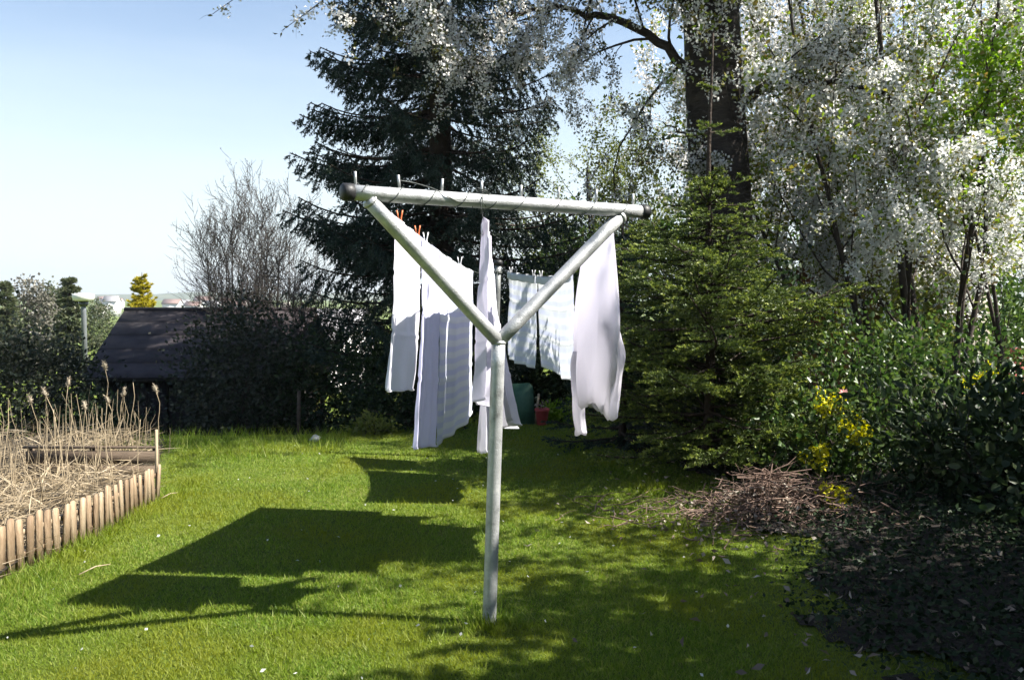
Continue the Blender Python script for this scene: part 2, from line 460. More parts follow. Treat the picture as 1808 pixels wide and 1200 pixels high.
M['lamp_post'] = solid_mat('lamp_post', [(0.10, 0.11, 0.12), (0.16, 0.17, 0.18)], rough=0.5, scale=5, bump=0.1)
M['far_hill'] = solid_mat('wooded_hill', [(0.05, 0.075, 0.05), (0.09, 0.11, 0.07), (0.16, 0.17, 0.11)], rough=1.0, scale=0.02, bump=0)


def ground_mat():
    m, t, out = nt('garden_ground')
    tc = t.nodes.new('ShaderNodeTexCoord')
    def noise(s, d=6, rough=0.6):
        n = t.nodes.new('ShaderNodeTexNoise'); n.inputs['Scale'].default_value = s; n.inputs['Detail'].default_value = d; n.inputs['Roughness'].default_value = rough
        t.links.new(tc.outputs['Object'], n.inputs['Vector']); return n
    r1 = ramp(t, [(0.3, (0.07, 0.10, 0.016)), (0.5, (0.12, 0.17, 0.024)), (0.68, (0.18, 0.185, 0.045))])
    t.links.new(noise(1.3).outputs['Fac'], r1.inputs[0])
    r2 = ramp(t, [(0.35, (0.045, 0.06, 0.015)), (0.55, (0.10, 0.14, 0.024)), (0.72, (0.17, 0.19, 0.05))])
    t.links.new(noise(38).outputs['Fac'], r2.inputs[0])
    mx = t.nodes.new('ShaderNodeMix'); mx.data_type = 'RGBA'; mx.inputs['Factor'].default_value = 0.5
    t.links.new(r1.outputs[0], mx.inputs[6]); t.links.new(r2.outputs[0], mx.inputs[7])
    b = t.nodes.new('ShaderNodeBsdfPrincipled'); b.inputs['Roughness'].default_value = 0.95; b.inputs['Specular IOR Level'].default_value = 0.1
    t.links.new(mx.outputs[2], b.inputs['Base Color'])
    bp = t.nodes.new('ShaderNodeBump'); bp.inputs['Strength'].default_value = 0.8; bp.inputs['Distance'].default_value = 0.03
    t.links.new(noise(60, 8, 0.7).outputs['Fac'], bp.inputs['Height']); t.links.new(bp.outputs[0], b.inputs['Normal'])
    t.links.new(b.outputs[0], out.inputs['Surface'])
    return m


M['ground'] = ground_mat()
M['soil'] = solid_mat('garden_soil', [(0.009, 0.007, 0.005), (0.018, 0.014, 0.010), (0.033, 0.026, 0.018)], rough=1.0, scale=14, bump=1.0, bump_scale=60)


# ------------------------------------------------------------------ ground
def hgt(x, y):
    x = np.asarray(x, float); y = np.asarray(y, float)
    z = 0.018 * vnoise(x * 0.8, y * 0.8, 3) * ss(60, 20, y)
    z = z - 1.05 * ss(8.6, 12.5, y) * ss(-0.6, -3.2, x)                 # drops away behind the lawn, left
    z = z + 0.12 * ss(1.2, 2.6, x) * ss(9, 6, y)                         # planted bank on the right
    z = z - 1.5 * ss(16, 45, y) - 10.5 * ss(40, 260, y)
    z = z + 9.0 * ss(420, 1500, y)
    return z


ys = np.concatenate([np.arange(-6, 16, 0.2), np.arange(16, 60, 1.5), np.geomspace(60, 2700, 40)])
xs1 = np.concatenate([np.arange(0, 8, 0.2), np.geomspace(8, 2800, 40)])
xs = np.concatenate([-xs1[::-1], xs1[1:]])
X, Y = np.meshgrid(xs, ys)
mb = MB()
nx = len(xs)
i = np.arange(len(ys) - 1)[:, None] * nx + np.arange(nx - 1)[None, :]
mb.add(np.stack([X, Y, hgt(X, Y)], -1).reshape(-1, 3), np.stack([i, i + 1, i + nx + 1, i + nx], -1).reshape(-1, 4))
g = mb.build('ground', M['ground'], smooth=True)
tag(g, 'mown green garden lawn and the land beyond', kind='structure')


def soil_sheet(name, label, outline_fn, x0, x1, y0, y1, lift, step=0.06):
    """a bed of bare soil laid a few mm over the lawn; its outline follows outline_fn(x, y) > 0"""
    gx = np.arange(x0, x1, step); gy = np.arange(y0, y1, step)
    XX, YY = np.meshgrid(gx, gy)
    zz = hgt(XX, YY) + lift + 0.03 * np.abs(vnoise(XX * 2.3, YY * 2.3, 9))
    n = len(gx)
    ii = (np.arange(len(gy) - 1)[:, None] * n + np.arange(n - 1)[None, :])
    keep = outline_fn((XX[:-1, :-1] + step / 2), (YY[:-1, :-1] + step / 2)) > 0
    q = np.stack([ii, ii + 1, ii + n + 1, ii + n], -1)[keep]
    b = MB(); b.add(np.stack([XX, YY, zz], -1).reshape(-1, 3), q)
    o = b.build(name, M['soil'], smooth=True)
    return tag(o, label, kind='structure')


def right_bed(x, y):
    # > 0 inside the shrub border on the right
    edge = 1.08 + 0.16 * np.sin(y * 1.1 + 0.6) + 0.12 * np.sin(y * 2.9) + 0.05 * ss(5.2, 4.2, y) - 0.1 * ss(4.0, 3.2, y) - 0.3 * ss(6.0, 7.2, y)
    return x - edge + 0.12 * vnoise(x * 5, y * 5, 71)


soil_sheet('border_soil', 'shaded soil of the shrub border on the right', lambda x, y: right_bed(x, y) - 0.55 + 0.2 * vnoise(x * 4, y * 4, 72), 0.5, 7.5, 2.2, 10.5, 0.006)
soil_sheet('bed_soil', 'soil of the straw covered bed behind the picket fence', lambda x, y: np.minimum(np.minimum(-2.66 - 0.35 * np.maximum(0, y - 6.1) - x, y - 3.6), 8.8 - y), -7.5, -2.6, 3.4, 9.0, 0.012)

# lawn blades
N = 470000
d = np.exp(rng.uniform(math.log(2.7), math.log(10.8), N))
u = rng.uniform(-0.78, 0.72, N)
x = u * d
keep = (right_bed(x, d) < 1.0 * rng.random(N) ** 1.5) & (x > -2.60 + 0.05 * rng.random(N) - 0.35 * np.maximum(0, d - 6.1)) | ((d > 8.7) & (x < -2.6) & (x > -4.5))
x, d = x[keep], d[keep]
n = len(x)
tuft = 0.5 + 0.5 * vnoise(x * 2.2, d * 2.2, 21)
L = (0.011 + 0.013 * rng.random(n) + 0.009 * np.clip(tuft, 0, 1)) * (0.8 + 0.5 * rng.random(n))
tall = rng.random(n) < 0.012
L[tall] *= 2.0
A = np.stack([rng.normal(0, 0.6, n), rng.normal(0, 0.6, n), np.ones(n)], 1)
mb = MB()
mb.needles(np.stack([x, d, hgt(x, d) - 0.002], 1), A, L, 0.0012 + 0.00036 * d)
tag(mb.build('lawn_grass', M['grass']), 'short sunlit green lawn grass', 'grass', kind='stuff')

# longer grass round the foot of the post and along fence and bed edges
mb = MB()
def tufts(cx, cy, sx, sy, n, l0, l1, lean=0.5):
    px_ = rng.normal(cx, sx, n); py_ = rng.normal(cy, sy, n)
    a = np.stack([rng.normal(0, lean, n), rng.normal(0, lean, n), np.ones(n)], 1)
    mb.needles(np.stack([px_, py_, hgt(px_, py_)], 1), a, rng.uniform(l0, l1, n), 0.0032)
tufts(-0.10, 3.66, 0.06, 0.04, 260, 0.03, 0.10)
tufts(-0.02, 3.66, 0.16, 0.06, 250, 0.03, 0.06)
for k in range(90):
    yy = rng.uniform(3.9, 6.6); tufts(-2.50 + rng.normal(0, 0.05), yy, 0.05, 0.05, 22, 0.04, 0.10)
for k in range(70):
    yy = rng.uniform(5.2, 8.2); ex = 1.08 + 0.16 * math.sin(yy * 1.1 + 0.6) + 0.12 * math.sin(yy * 2.9) - 0.3 * float(ss(6.0, 7.2, yy))
    tufts(ex - 0.05, yy, 0.08, 0.06, 22, 0.05, 0.12)
for k in range(130):
    tufts(rng.uniform(-2.2, 1.0), rng.uniform(3.0, 6.5), 0.05, 0.05, 14, 0.04, 0.07)
for k in range(50):
    tufts(rng.uniform(-3.9, -1.6), rng.uniform(7.6, 9.2), 0.15, 0.12, 40, 0.06, 0.17)
tag(mb.build('long_grass', M['grass']), 'longer grass tufts round the post foot and lawn edges', 'grass', kind='stuff')


# ------------------------------------------------------------------ clothes post and lines
BL, BR = at(614, 338, 3.33), at(1136, 375, 4.09)
zb = (BL[2] + BR[2]) / 2
BL[2] = BR[2] = zb
bdir = unit(BR - BL)
JUN = at(880, 603, 3.72)
FOOT = at(863, 1111, 3.70); FOOT[2] = -0.05
PIPE = 0.0305

post = empty('clothes_post', (FOOT[0], FOOT[1], 0), 'galvanised steel Y shaped clothes post with pinned crossbar in the lawn', 'clothes post')
mb = MB(); mb.tube(np.linspace(FOOT, JUN, 14), PIPE, 24); upright = mb.build('upright', M['galv'], post, True)
mb = MB()
ax = unit(JUN - FOOT)
mb.tube([JUN - ax * 0.012, JUN - ax * 0.004, JUN + ax * 0.004], [PIPE + 0.001, PIPE + 0.004, PIPE + 0.001], 24); mb.build('weld_seam', M['galv'], post, True)
def on_bar(px):
    u_ = (px - 904) / 1500
    s_ = (u_ * BL[1] - BL[0]) / ((BR[0] - BL[0]) - u_ * (BR[1] - BL[1]))
    return BL + (BR - BL) * s_
for px in (652, 1096):
    e = on_bar(px) - np.array((0, 0, 0.022))
    dr = unit(e - JUN)
    mb = MB(); mb.tube(np.linspace(JUN - dr * 0.006, e, 8), PIPE * 0.985, 24); mb.build('arm', M['galv'], post, True)
    mb = MB(); mb.tube([e - dr * 0.02 , e - dr * 0.008], [PIPE + 0.001, PIPE + 0.005], 24); mb.build('weld_seam', M['galv'], post, True)
mb = MB(); mb.tube(np.linspace(BL, BR, 12), PIPE, 24); mb.build('crossbar', M['galv'], post, True)
for e, s_ in ((BL, -1), (BR, 1)):
    mb = MB(); mb.tube([e - bdir * s_ * 0.022, e - bdir * s_ * 0.020, e + bdir * s_ * 0.018, e + bdir * s_ * 0.026], [PIPE + 0.001, PIPE + 0.0045, PIPE + 0.0045, PIPE - 0.003], 24)
    mb.build('end_cap', M['cap'], post, True)
PINS = [on_bar(px) for px in (630, 707, 781, 851, 920, 985, 1051, 1117)]
for p in PINS:
    h_ = 0.052 + rng.uniform(-0.004, 0.006)
    lean = np.array((rng.normal(0, 0.003), rng.normal(0, 0.003), 0))
    mb = MB(); mb.tube([p + (0, 0, PIPE - 0.004), p + (0, 0, PIPE + h_ * 0.5) + lean * 0.5, p + (0, 0, PIPE + h_) + lean], 0.0055, 10); mb.build('line_pin', M['galv'], post, True)

FARTOP = at(879, 459, 7.7)
FARFOOT = np.array((FARTOP[0] - 0.06, FARTOP[1] + 0.02, -0.05))
fp = empty('line_post', (FARFOOT[0], FARFOOT[1], 0), 'short weathered steel post where the washing lines meet, behind the laundry', 'post')
mb = MB(); mb.tube(np.linspace(FARFOOT, FARTOP - (0, 0, 0.03), 8), 0.032, 16); mb.build('upright', M['galv_old'], fp, True)
mb = MB(); mb.tube([FARTOP - (0, 0, 0.05), FARTOP - (0, 0, 0.045), FARTOP - (0, 0, 0.008), FARTOP], [0.033, 0.042, 0.042, 0.03], 16); mb.build('top_cap', M['cap'], fp, True)
mb = MB()
th = np.linspace(0, 6.283 * 3, 50)
mb.tube(np.stack([FARTOP[0] + 0.036 * np.cos(th), FARTOP[1] + 0.036 * np.sin(th), FARTOP[2] - 0.10 - 0.02 * th / 19 * 1.0], 1), 0.004, 6); mb.build('wire_coil', M['wire'], fp, True)

HOOK = FARTOP - np.array((0, 0.03, 0.09))


class Line:
    """a slack line: sag downwards and a sideways bow in the breeze"""
    def __init__(self, a, b, sag, bow=0.0, late=0.0):
        self.a, self.b, self.sag, self.bow, self.late = np.asarray(a, float), np.asarray(b, float), sag, bow, late
    def p(self, t):
        t = np.asarray(t, float)[..., None]
        q = self.a + (self.b - self.a) * t
        side_ = (1 - self.late) * 4 * t * (1 - t) + self.late * 6.75 * t * t * (1 - t)
        return q + np.array((self.bow, 0, 0)) * side_ - np.array((0, 0, self.sag)) * (4 * t * (1 - t))
    def t_px(self, px):
        tt_ = np.linspace(0, 1, 2001); p_ = self.p(tt_)
        return float(tt_[np.argmin(np.abs(904 + 1500 * p_[:, 0] / p_[:, 1] - px))])
    def t_d(self, d_):
        return (d_ - self.a[1]) / (self.b[1] - self.a[1])


top_of = lambda p: p + np.array((0, 0, PIPE + 0.012))
LINE_L = Line(top_of(PINS[0]), HOOK, 0.16, 0.075)
LINE_C = Line(PINS[3] + np.array((0, 0.02, -PIPE)), HOOK, 0.19)
LINE_R = Line(top_of(PINS[7]), HOOK, 0.175, 0.21, 1.0)
rope = empty('washing_line', (PINS[3][0], PINS[3][1], zb), 'thin dark wire washing line wound round the crossbar and its pins', 'washing line')
for ln in (LINE_L, LINE_C, LINE_R):
    mb = MB(); mb.tube(ln.p(np.linspace(0, 1, 40)), 0.0024, 6); mb.build('line_span', M['wire'], rope, True)
# windings round the bar
mb = MB()
side = unit(np.cross(bdir, (0, 0, 1)))
def wind(s0, s1, turns, r=PIPE + 0.003, ph=0.0, n=160):
    s_ = np.linspace(s0, s1, n)
    a_ = ph + np.linspace(0, 2 * np.pi * turns, n)
    c_ = BL + (BR - BL) * s_[:, None]
    return c_ + side * (np.cos(a_) * r)[:, None] + np.array((0, 0, 1.0)) * (np.sin(a_) * r)[:, None]
mb.tube(wind(0.03, 0.44, 4.0), 0.0022, 5)
mb.tube(wind(0.42, 0.95, 4.2, ph=1.0), 0.0022, 5)
loop = np.array([PINS[1] + (0, 0, PIPE + 0.030), PINS[1] * .7 + PINS[2] * .3 + (0, 0, PIPE + 0.026), PINS[1] * .2 + PINS[2] * .8 + (0.0, -0.02, PIPE + 0.006), PINS[2] + (0.02, -0.03, 0.008), PINS[2] * .6 + PINS[3] * .4 + (0, -0.034, -0.014), PINS[3] + (0, -0.034, -0.01)])
tt = np.linspace(0, 5, 40)
loop_s = np.stack([np.interp(tt, range(6), loop[:, k]) for k in range(3)], 1)
for _ in range(3): loop_s[1:-1] = (loop_s[:-2] + loop_s[1:-1] * 2 + loop_s[2:]) / 4
mb.tube(loop_s, 0.0022, 5)
mb.build('winding', M['wire'], rope, True)
mb = MB()
for k in range(7):                                     # knot round the middle pin
    c0 = PINS[3] + np.array((0, 0, PIPE + rng.uniform(0.0, 0.02)))
    th = np.linspace(rng.uniform(0, 6), rng.uniform(9, 13), 30)
    r0 = rng.uniform(0.010, 0.03)
    tilt = rng.normal(0, 0.7, 2)
    pts = np.stack([np.cos(th) * r0, np.sin(th) * r0 * 0.6, np.cos(th) * r0 * tilt[0] + np.sin(th) * r0 * tilt[1] - 0.012], 1)
    mb.tube(c0 + pts, 0.0021, 5)
for k in range(3):
    c0 = PINS[3] + np.array((rng.normal(0, .008), -PIPE - 0.004, 0.02)); e0 = c0 + np.array((rng.normal(0, .025), -0.006, -rng.uniform(0.04, 0.09)))
    mb.tube([c0, (c0 + e0) / 2 + rv(1, 0.006)[0], e0], 0.002, 5)
mb.build('knot', M['wire'], rope, True)


# ------------------------------------------------------------------ laundry
def cloth(name, label, cat, mat, line, t0, t1, drop, folds, wind=(0, 0), nu=70, nv=80, seed=0, group='laundry on the lines', flare=0.0, flap=0.06, pinch=0.0):
    """sheet pegged over a line from t0 to t1: drop(u) its length, folds list of (amplitude, waves, phase), wind the push of its lower part"""
    g_ = np.random.default_rng(seed)
    uu = np.linspace(0, 1, nu)
    rows = np.concatenate([np.linspace(-1, 0, 5), np.linspace(0, 1, nv)[1:]])
    U, V = np.meshgrid(uu, rows)
    T = t0 + (t1 - t0) * U
    top = line.p(T)
    along = unit(line.b - line.a); along = np.array((along[0], along[1], 0)); along /= np.linalg.norm(along)
    nor = np.array((along[1], -along[0], 0))              # towards +x
    dr = drop(U)
    vpos = np.clip(V, 0, 1)
    z = -dr * vpos
    off = np.zeros_like(U)
    for a_, w_, p_ in folds:
        off += a_ * np.sin(2 * np.pi * w_ * U + p_ + 0.8 * vpos * np.sin(3 * U + p_)) * (0.12 + vpos ** 0.8)
    off += 0.012 * vnoise(U * 3 + seed, V * 3, seed) * vpos + 0.004 * vnoise(U * 9, V * 8 + seed, seed + 1)
    off += 0.010 * (1 - np.abs(vnoise(U * 5 + seed, V * 2.2, seed + 2))) * (0.3 + vpos) + 0.0035 * (1 - np.abs(vnoise(U * 13, V * 11 + seed, seed + 3)))
    off += 0.012 * np.exp(-vpos * 5) * np.sin(2 * np.pi * 6 * U + seed)                        # gathers under the pegs
    off += 0.004 * (np.abs(np.mod(vpos * 3 + 0.5, 1) - 0.5) < 0.035)                           # fold lines
    amp = vpos ** 1.6
    al = wind[1] * amp + flare * (U - 0.5) * vpos - pinch * (U - 0.5) * np.sin(np.pi * vpos)
    off += wind[0] * amp
    back = V < 0
    z = np.where(back, V * flap * 1.0, z)
    off = np.where(back, -0.008 + 0.3 * off, off + 0.006)
    off = np.where(np.abs(V) < 1e-6, 0, off)
    z = np.where(np.abs(V) < 1e-6, 0.005, z)
    # droop between pegs
    P3 = top + nor * off[..., None] + along * al[..., None] + np.array((0, 0, 1.0)) * (z - 0.006 * np.sin(np.pi * 3 * U) ** 2)[..., None]
    b = MB()
    ny_, nx_ = U.shape
    ii = np.arange(ny_ - 1)[:, None] * nx_ + np.arange(nx_ - 1)[None, :]
    b.add(P3.reshape(-1, 3), np.stack([ii, ii + 1, ii + nx_ + 1, ii + nx_], -1).reshape(-1, 4))
    org = line.p((t0 + t1) / 2)
    o = b.build(name, mat, None, True, origin=org, uv=np.stack([U, 1 - vpos], -1).reshape(-1, 2))
    tag(o, label, cat, group)
    md = o.modifiers.new('thickness', 'SOLIDIFY'); md.thickness = 0.0022; md.offset = 0
    # stitched hem along the lower edge
    hem = P3[-3:, :, :]
    hb = MB(); hb.tube(P3[-1], 0.0042, 6); hb.build('hem', mat, o, True)
    return o


tl = LINE_L.t_px
cloth('white_sheet', 'plain white sheet on the left line, nearest the left arm of the post', 'sheet', M['white_cloth'], LINE_L, tl(692), tl(739),
      lambda u: 0.78 - 0.02 * u, [(0.026, 1.6, 0.4), (0.010, 4.0, 1.0)], wind=(-0.05, -0.03), seed=3, flare=0.06)
cloth('pale_blue_duvet_cover', 'plain pale blue duvet cover, tinted to its periwinkle shade colour, hanging lowest, between white sheet and striped sheet', 'duvet cover', M['blue_cloth'], LINE_L, tl(743), tl(774),
      lambda u: 1.06 + 0.0 * u, [(0.018, 1.2, 2.2), (0.007, 5.0, 0.3)], wind=(-0.055, -0.02), seed=5)
cloth('striped_sheet', 'blue striped bed sheet with curved lower edge on the left line', 'sheet', M['stripe_cloth'], LINE_L, tl(771), tl(829),
      lambda u: 1.07 - 0.13 * u ** 2, [(0.024, 1.1, 2.6), (0.007, 4.0, 2.0)], wind=(-0.03, 0.0), seed=8, nu=100)
tc_ = LINE_C.t_d
cloth('shade_tinted_pillowcase', 'pale cloth, tinted lilac to stand for shade, hanging edge-on under the middle of the crossbar', 'pillowcase', M['shade_lilac_cloth'], LINE_C, tc_(3.78), tc_(4.05),
      lambda u: 0.80 + 0.02 * u, [(0.040, 1.0, 2.4), (0.010, 2.5, 0.0)], wind=(-0.025, 0.0), seed=13)
cloth('white_pillowcase', 'white pillowcase on the middle line, directly behind the shade-tinted cloth', 'pillowcase', M['white_cloth'], LINE_C, tc_(4.30), tc_(4.90),
      lambda u: 1.04 + 0.02 * u, [(0.03, 1.1, 3.6), (0.008, 4.5, 0.0)], wind=(-0.03, 0.0), seed=17)
cloth('white_nightshirt', 'white cloth at the far end of the middle line, flaring out right of the post', 'nightshirt', M['white_cloth'], LINE_C, tc_(4.94), tc_(5.5),
      lambda u: 0.88 + 0.10 * u, [(0.03, 1.4, 4.2), (0.012, 4.5, 0.0)], wind=(0.12, 0.0), seed=19)
tr_ = LINE_R.t_px
cloth('striped_towel', 'white and pale blue striped towel on the right line, the left of two', 'towel', M['towel_cloth'], LINE_R, tr_(946), tr_(897),
      lambda u: 0.76 - 0.03 * u, [(0.03, 1.0, 0.5), (0.01, 3.5, 0.0)], wind=(-0.045, 0.0), seed=23, flare=-0.12)
cloth('striped_towel', 'white and pale blue striped towel on the right line, nearer the white shirt', 'towel', M['towel_cloth'], LINE_R, tr_(1010), tr_(948),
      lambda u: 0.73 + 0.03 * np.sin(3.1 * u), [(0.02, 1.0, 3.5), (0.01, 3.5, 2.0)], wind=(0.03, 0.0), seed=29, flare=-0.12)


def loft(b, rings):
    """closed rings (k, n, 3) joined into one surface with both ends closed"""
    rings = np.asarray(rings); k, n = rings.shape[:2]
    v = rings.reshape(-1, 3)
    i_ = np.arange(k - 1)[:, None] * n; j_ = np.arange(n)[None, :]; m_ = (j_ + 1) % n
    q = np.stack([i_ + j_, i_ + m_, i_ + n + m_, i_ + n + j_], -1).reshape(-1, 4)
    v = np.vstack([v, rings[0].mean(0), rings[-1].mean(0)])
    t = [[(x + 1) % n, x, k * n] for x in range(n)] + [[(k - 1) * n + x, (k - 1) * n + (x + 1) % n, k * n + 1] for x in range(n)]
    b.add(v, q, t)


# shirt hung upside down by its hem on the right line
t0s, t1s = tr_(1071), tr_(1036)
pa, pb = LINE_R.p(t0s), LINE_R.p(t1s)
al = pb - pa; half = np.linalg.norm(al[:2]) / 2; al = np.array((al[0], al[1], 0)); al /= np.linalg.norm(al)
al = unit(al + np.array((-0.10, 0, 0)))                 # the pegged hem twists the shirt a little across the line
nr = np.array((-al[1], al[0], 0)) * -1
mid = (pa + pb) / 2
shirt = empty('long_sleeved_shirt', mid, 'white long sleeved shirt, tinted lilac to stand for shade, hanging upside down by its hem on the right line', 'shirt', 'laundry on the lines')
b = MB()
nth = 48
rings = []
for v in np.linspace(0, 1, 46):
    w = half * (1.05 + 0.30 * math.sin(v * 3.0) - 0.30 * max(0, v - 0.78) / 0.22)
    thick = 0.006 + 0.055 * math.sin(min(1, v * 1.25) * math.pi * 0.55) ** 0.8
    th = np.linspace(0, 2 * np.pi, nth, endpoint=False)
    fold = 0.024 * v * np.sin(7 * th + 3 * v) + 0.016 * v * np.sin(11 * th - 4 * v + 1) + 0.008 * v * np.sin(17 * th + 9 * v) + 0.006 * np.sin(5 * th + 14 * v) * v
    zc = mid[2] + (pa[2] - pb[2]) / 2 * np.cos(th) * -1 * (1 - v) * -1
    z = zc - 0.90 * v - 0.05 * v * np.abs(np.cos(th)) * np.sin(8 * th) - 0.09 * max(0, v - 0.7) * np.cos(3 * th)
    c = mid[:2] - nr[:2] * (-0.03 * v ** 1.5) + np.array((-0.03 * v ** 1.2, 0))
    r = (thick + fold * 0.7)[:, None] * np.sin(th)[:, None] * nr[None, :2] - (w + fold * 0.4)[:, None] * np.cos(th)[:, None] * al[None, :2]
    rings.append(np.column_stack([c + r, z]))
loft(b, rings)
b.build('body', M['shirt_cloth'], shirt, True)
def sleeve(p0, pts, rad, flat, ph):
    b = MB(); rings = []
    pts = np.asarray(pts, float); k = 26
    tt_ = np.linspace(0, len(pts) - 1, k)
    ctr = np.stack([np.interp(tt_, range(len(pts)), pts[:, c]) for c in range(3)], 1)
    for _ in range(2): ctr[1:-1] = (ctr[:-2] + 2 * ctr[1:-1] + ctr[2:]) / 4
    for q_, (c_, s_) in enumerate(zip(ctr, np.linspace(0, 1, k))):
        th = np.linspace(0, 2 * np.pi, 28, endpoint=False)
        rr = rad * (1 - 0.38 * s_) * (1.12 if s_ > 0.9 else 1)
        f_ = 1 + 0.14 * np.sin(4 * th + 7 * s_ + ph) + 0.10 * np.sin(3 * th - 12 * s_)
        rings.append(c_ + al * (np.cos(th) * rr * f_)[:, None] + nr * (np.sin(th) * rr * flat * f_)[:, None] + np.array((0, 0, 1.0)) * (0.012 * np.cos(2 * th + ph) * s_)[:, None])
    loft(b, rings)
    b.build('sleeve', M['shirt_cloth'], shirt, True)
s_far = mid + al * half * 0.98
sleeve(None, [s_far + (0, 0, -0.62), s_far + al * 0.055 + (-0.02, 0, -0.74), s_far + al * 0.03 + (-0.015, 0, -0.90), s_far + al * 0.0 + (-0.01, 0, -1.06), s_far - al * 0.015 + (-0.01, 0, -1.12)], 0.078, 0.55, 0.3)
s_near = mid - al * half * 0.92
sleeve(None, [s_near + (0, 0, -0.42), s_near - al * 0.075 + (0.01, 0, -0.52), s_near - al * 0.085 + (0.02, 0, -0.62), s_near - al * 0.045 + (0.015, 0, -0.76), s_near - al * 0.02 + (0.01, 0, -0.94)], 0.06, 0.55, 1.7)
b = MB(); th = np.linspace(0, 2 * np.pi, 40)
b.tube(np.stack([mid[0] + 0.08 * np.cos(th) * al[0] + 0.03 * nr[0] * np.sin(th), mid[1] + 0.08 * np.cos(th) * al[1] + 0.03 * nr[1] * np.sin(th), mid[2] - 0.91 - 0.015 * np.cos(2 * th)], 1), 0.010, 8)
b.build('collar', M['shirt_cloth'], shirt, True)


def peg(line, t, mat, label, tilt=0.0):
    p = line.p(t)
    d_ = unit(line.b - line.a); d_ = np.array((d_[0], d_[1], 0)); d_ /= np.linalg.norm(d_)
    n_ = np.array((d_[1], -d_[0], 0))
    up = unit(np.array((0, 0, 1.0)) + d_ * tilt)
    b = MB()
    for s_ in (-1, 1):                                    # two prongs, splayed above the line and closed below it
        prof = [(0.013, 0.046), (0.009, 0.026), (0.0055, 0.008), (0.007, 0.0), (0.004, -0.012), (0.0035, -0.028)]
        cen = np.array([p + n_ * s_ * a_ + up * z_ for a_, z_ in prof])
        w_ = 0.0052
        ring = []
        for c_ in cen:
            ring.append([c_ + d_ * w_ - n_ * s_ * 0.0022, c_ + d_ * w_ + n_ * s_ * 0.0026, c_ - d_ * w_ + n_ * s_ * 0.0026, c_ - d_ * w_ - n_ * s_ * 0.0022])
        loft(b, ring)
    th = np.linspace(0, 12.5, 26)
    b.tube(p + up * 0.007 + n_ * (np.cos(th) * 0.006)[:, None] + up * (np.sin(th) * 0.005)[:, None] + d_ * ((th / 12.5 - 0.5) * 0.009)[:, None], 0.0011, 4)
    o = b.build('clothes_peg', mat, None, False, origin=p)
    return tag(o, label, 'clothes peg', 'pegs on the washing lines')


W_, O_ = M['peg_white'], M['peg_orange']
peg(LINE_L, tl(707), O_, 'orange peg just above the left arm, the upper of two')
peg(LINE_L, tl(738), O_, 'orange peg just above the left arm, the lower of two')
peg(LINE_L, tl(752), W_, 'white peg at the near corner of the blue duvet cover', 0.15)
peg(LINE_L, tl(812), W_, 'white peg on the top edge of the striped sheet')
peg(LINE_C, tc_(4.33), W_, 'white peg just behind the shade-tinted cloth, at the pillowcase corner', 0.2)
peg(LINE_C, tc_(4.88), W_, 'white peg on the white pillowcase beside the far post top', -0.1)
peg(LINE_C, tc_(5.4), W_, 'white peg on the flaring white cloth in front of the far post', 0.1)
peg(LINE_R, tr_(902), W_, 'white peg at the left top corner of the left striped towel', 0.1)
peg(LINE_R, tr_(942), W_, 'white peg where the two striped towels meet, the left of two', -0.1)
peg(LINE_R, tr_(955), W_, 'white peg where the two striped towels meet, the right of two', 0.1)
peg(LINE_R, tr_(1002), W_, 'white peg at the right top corner of the towel beside the shirt', 0.0)


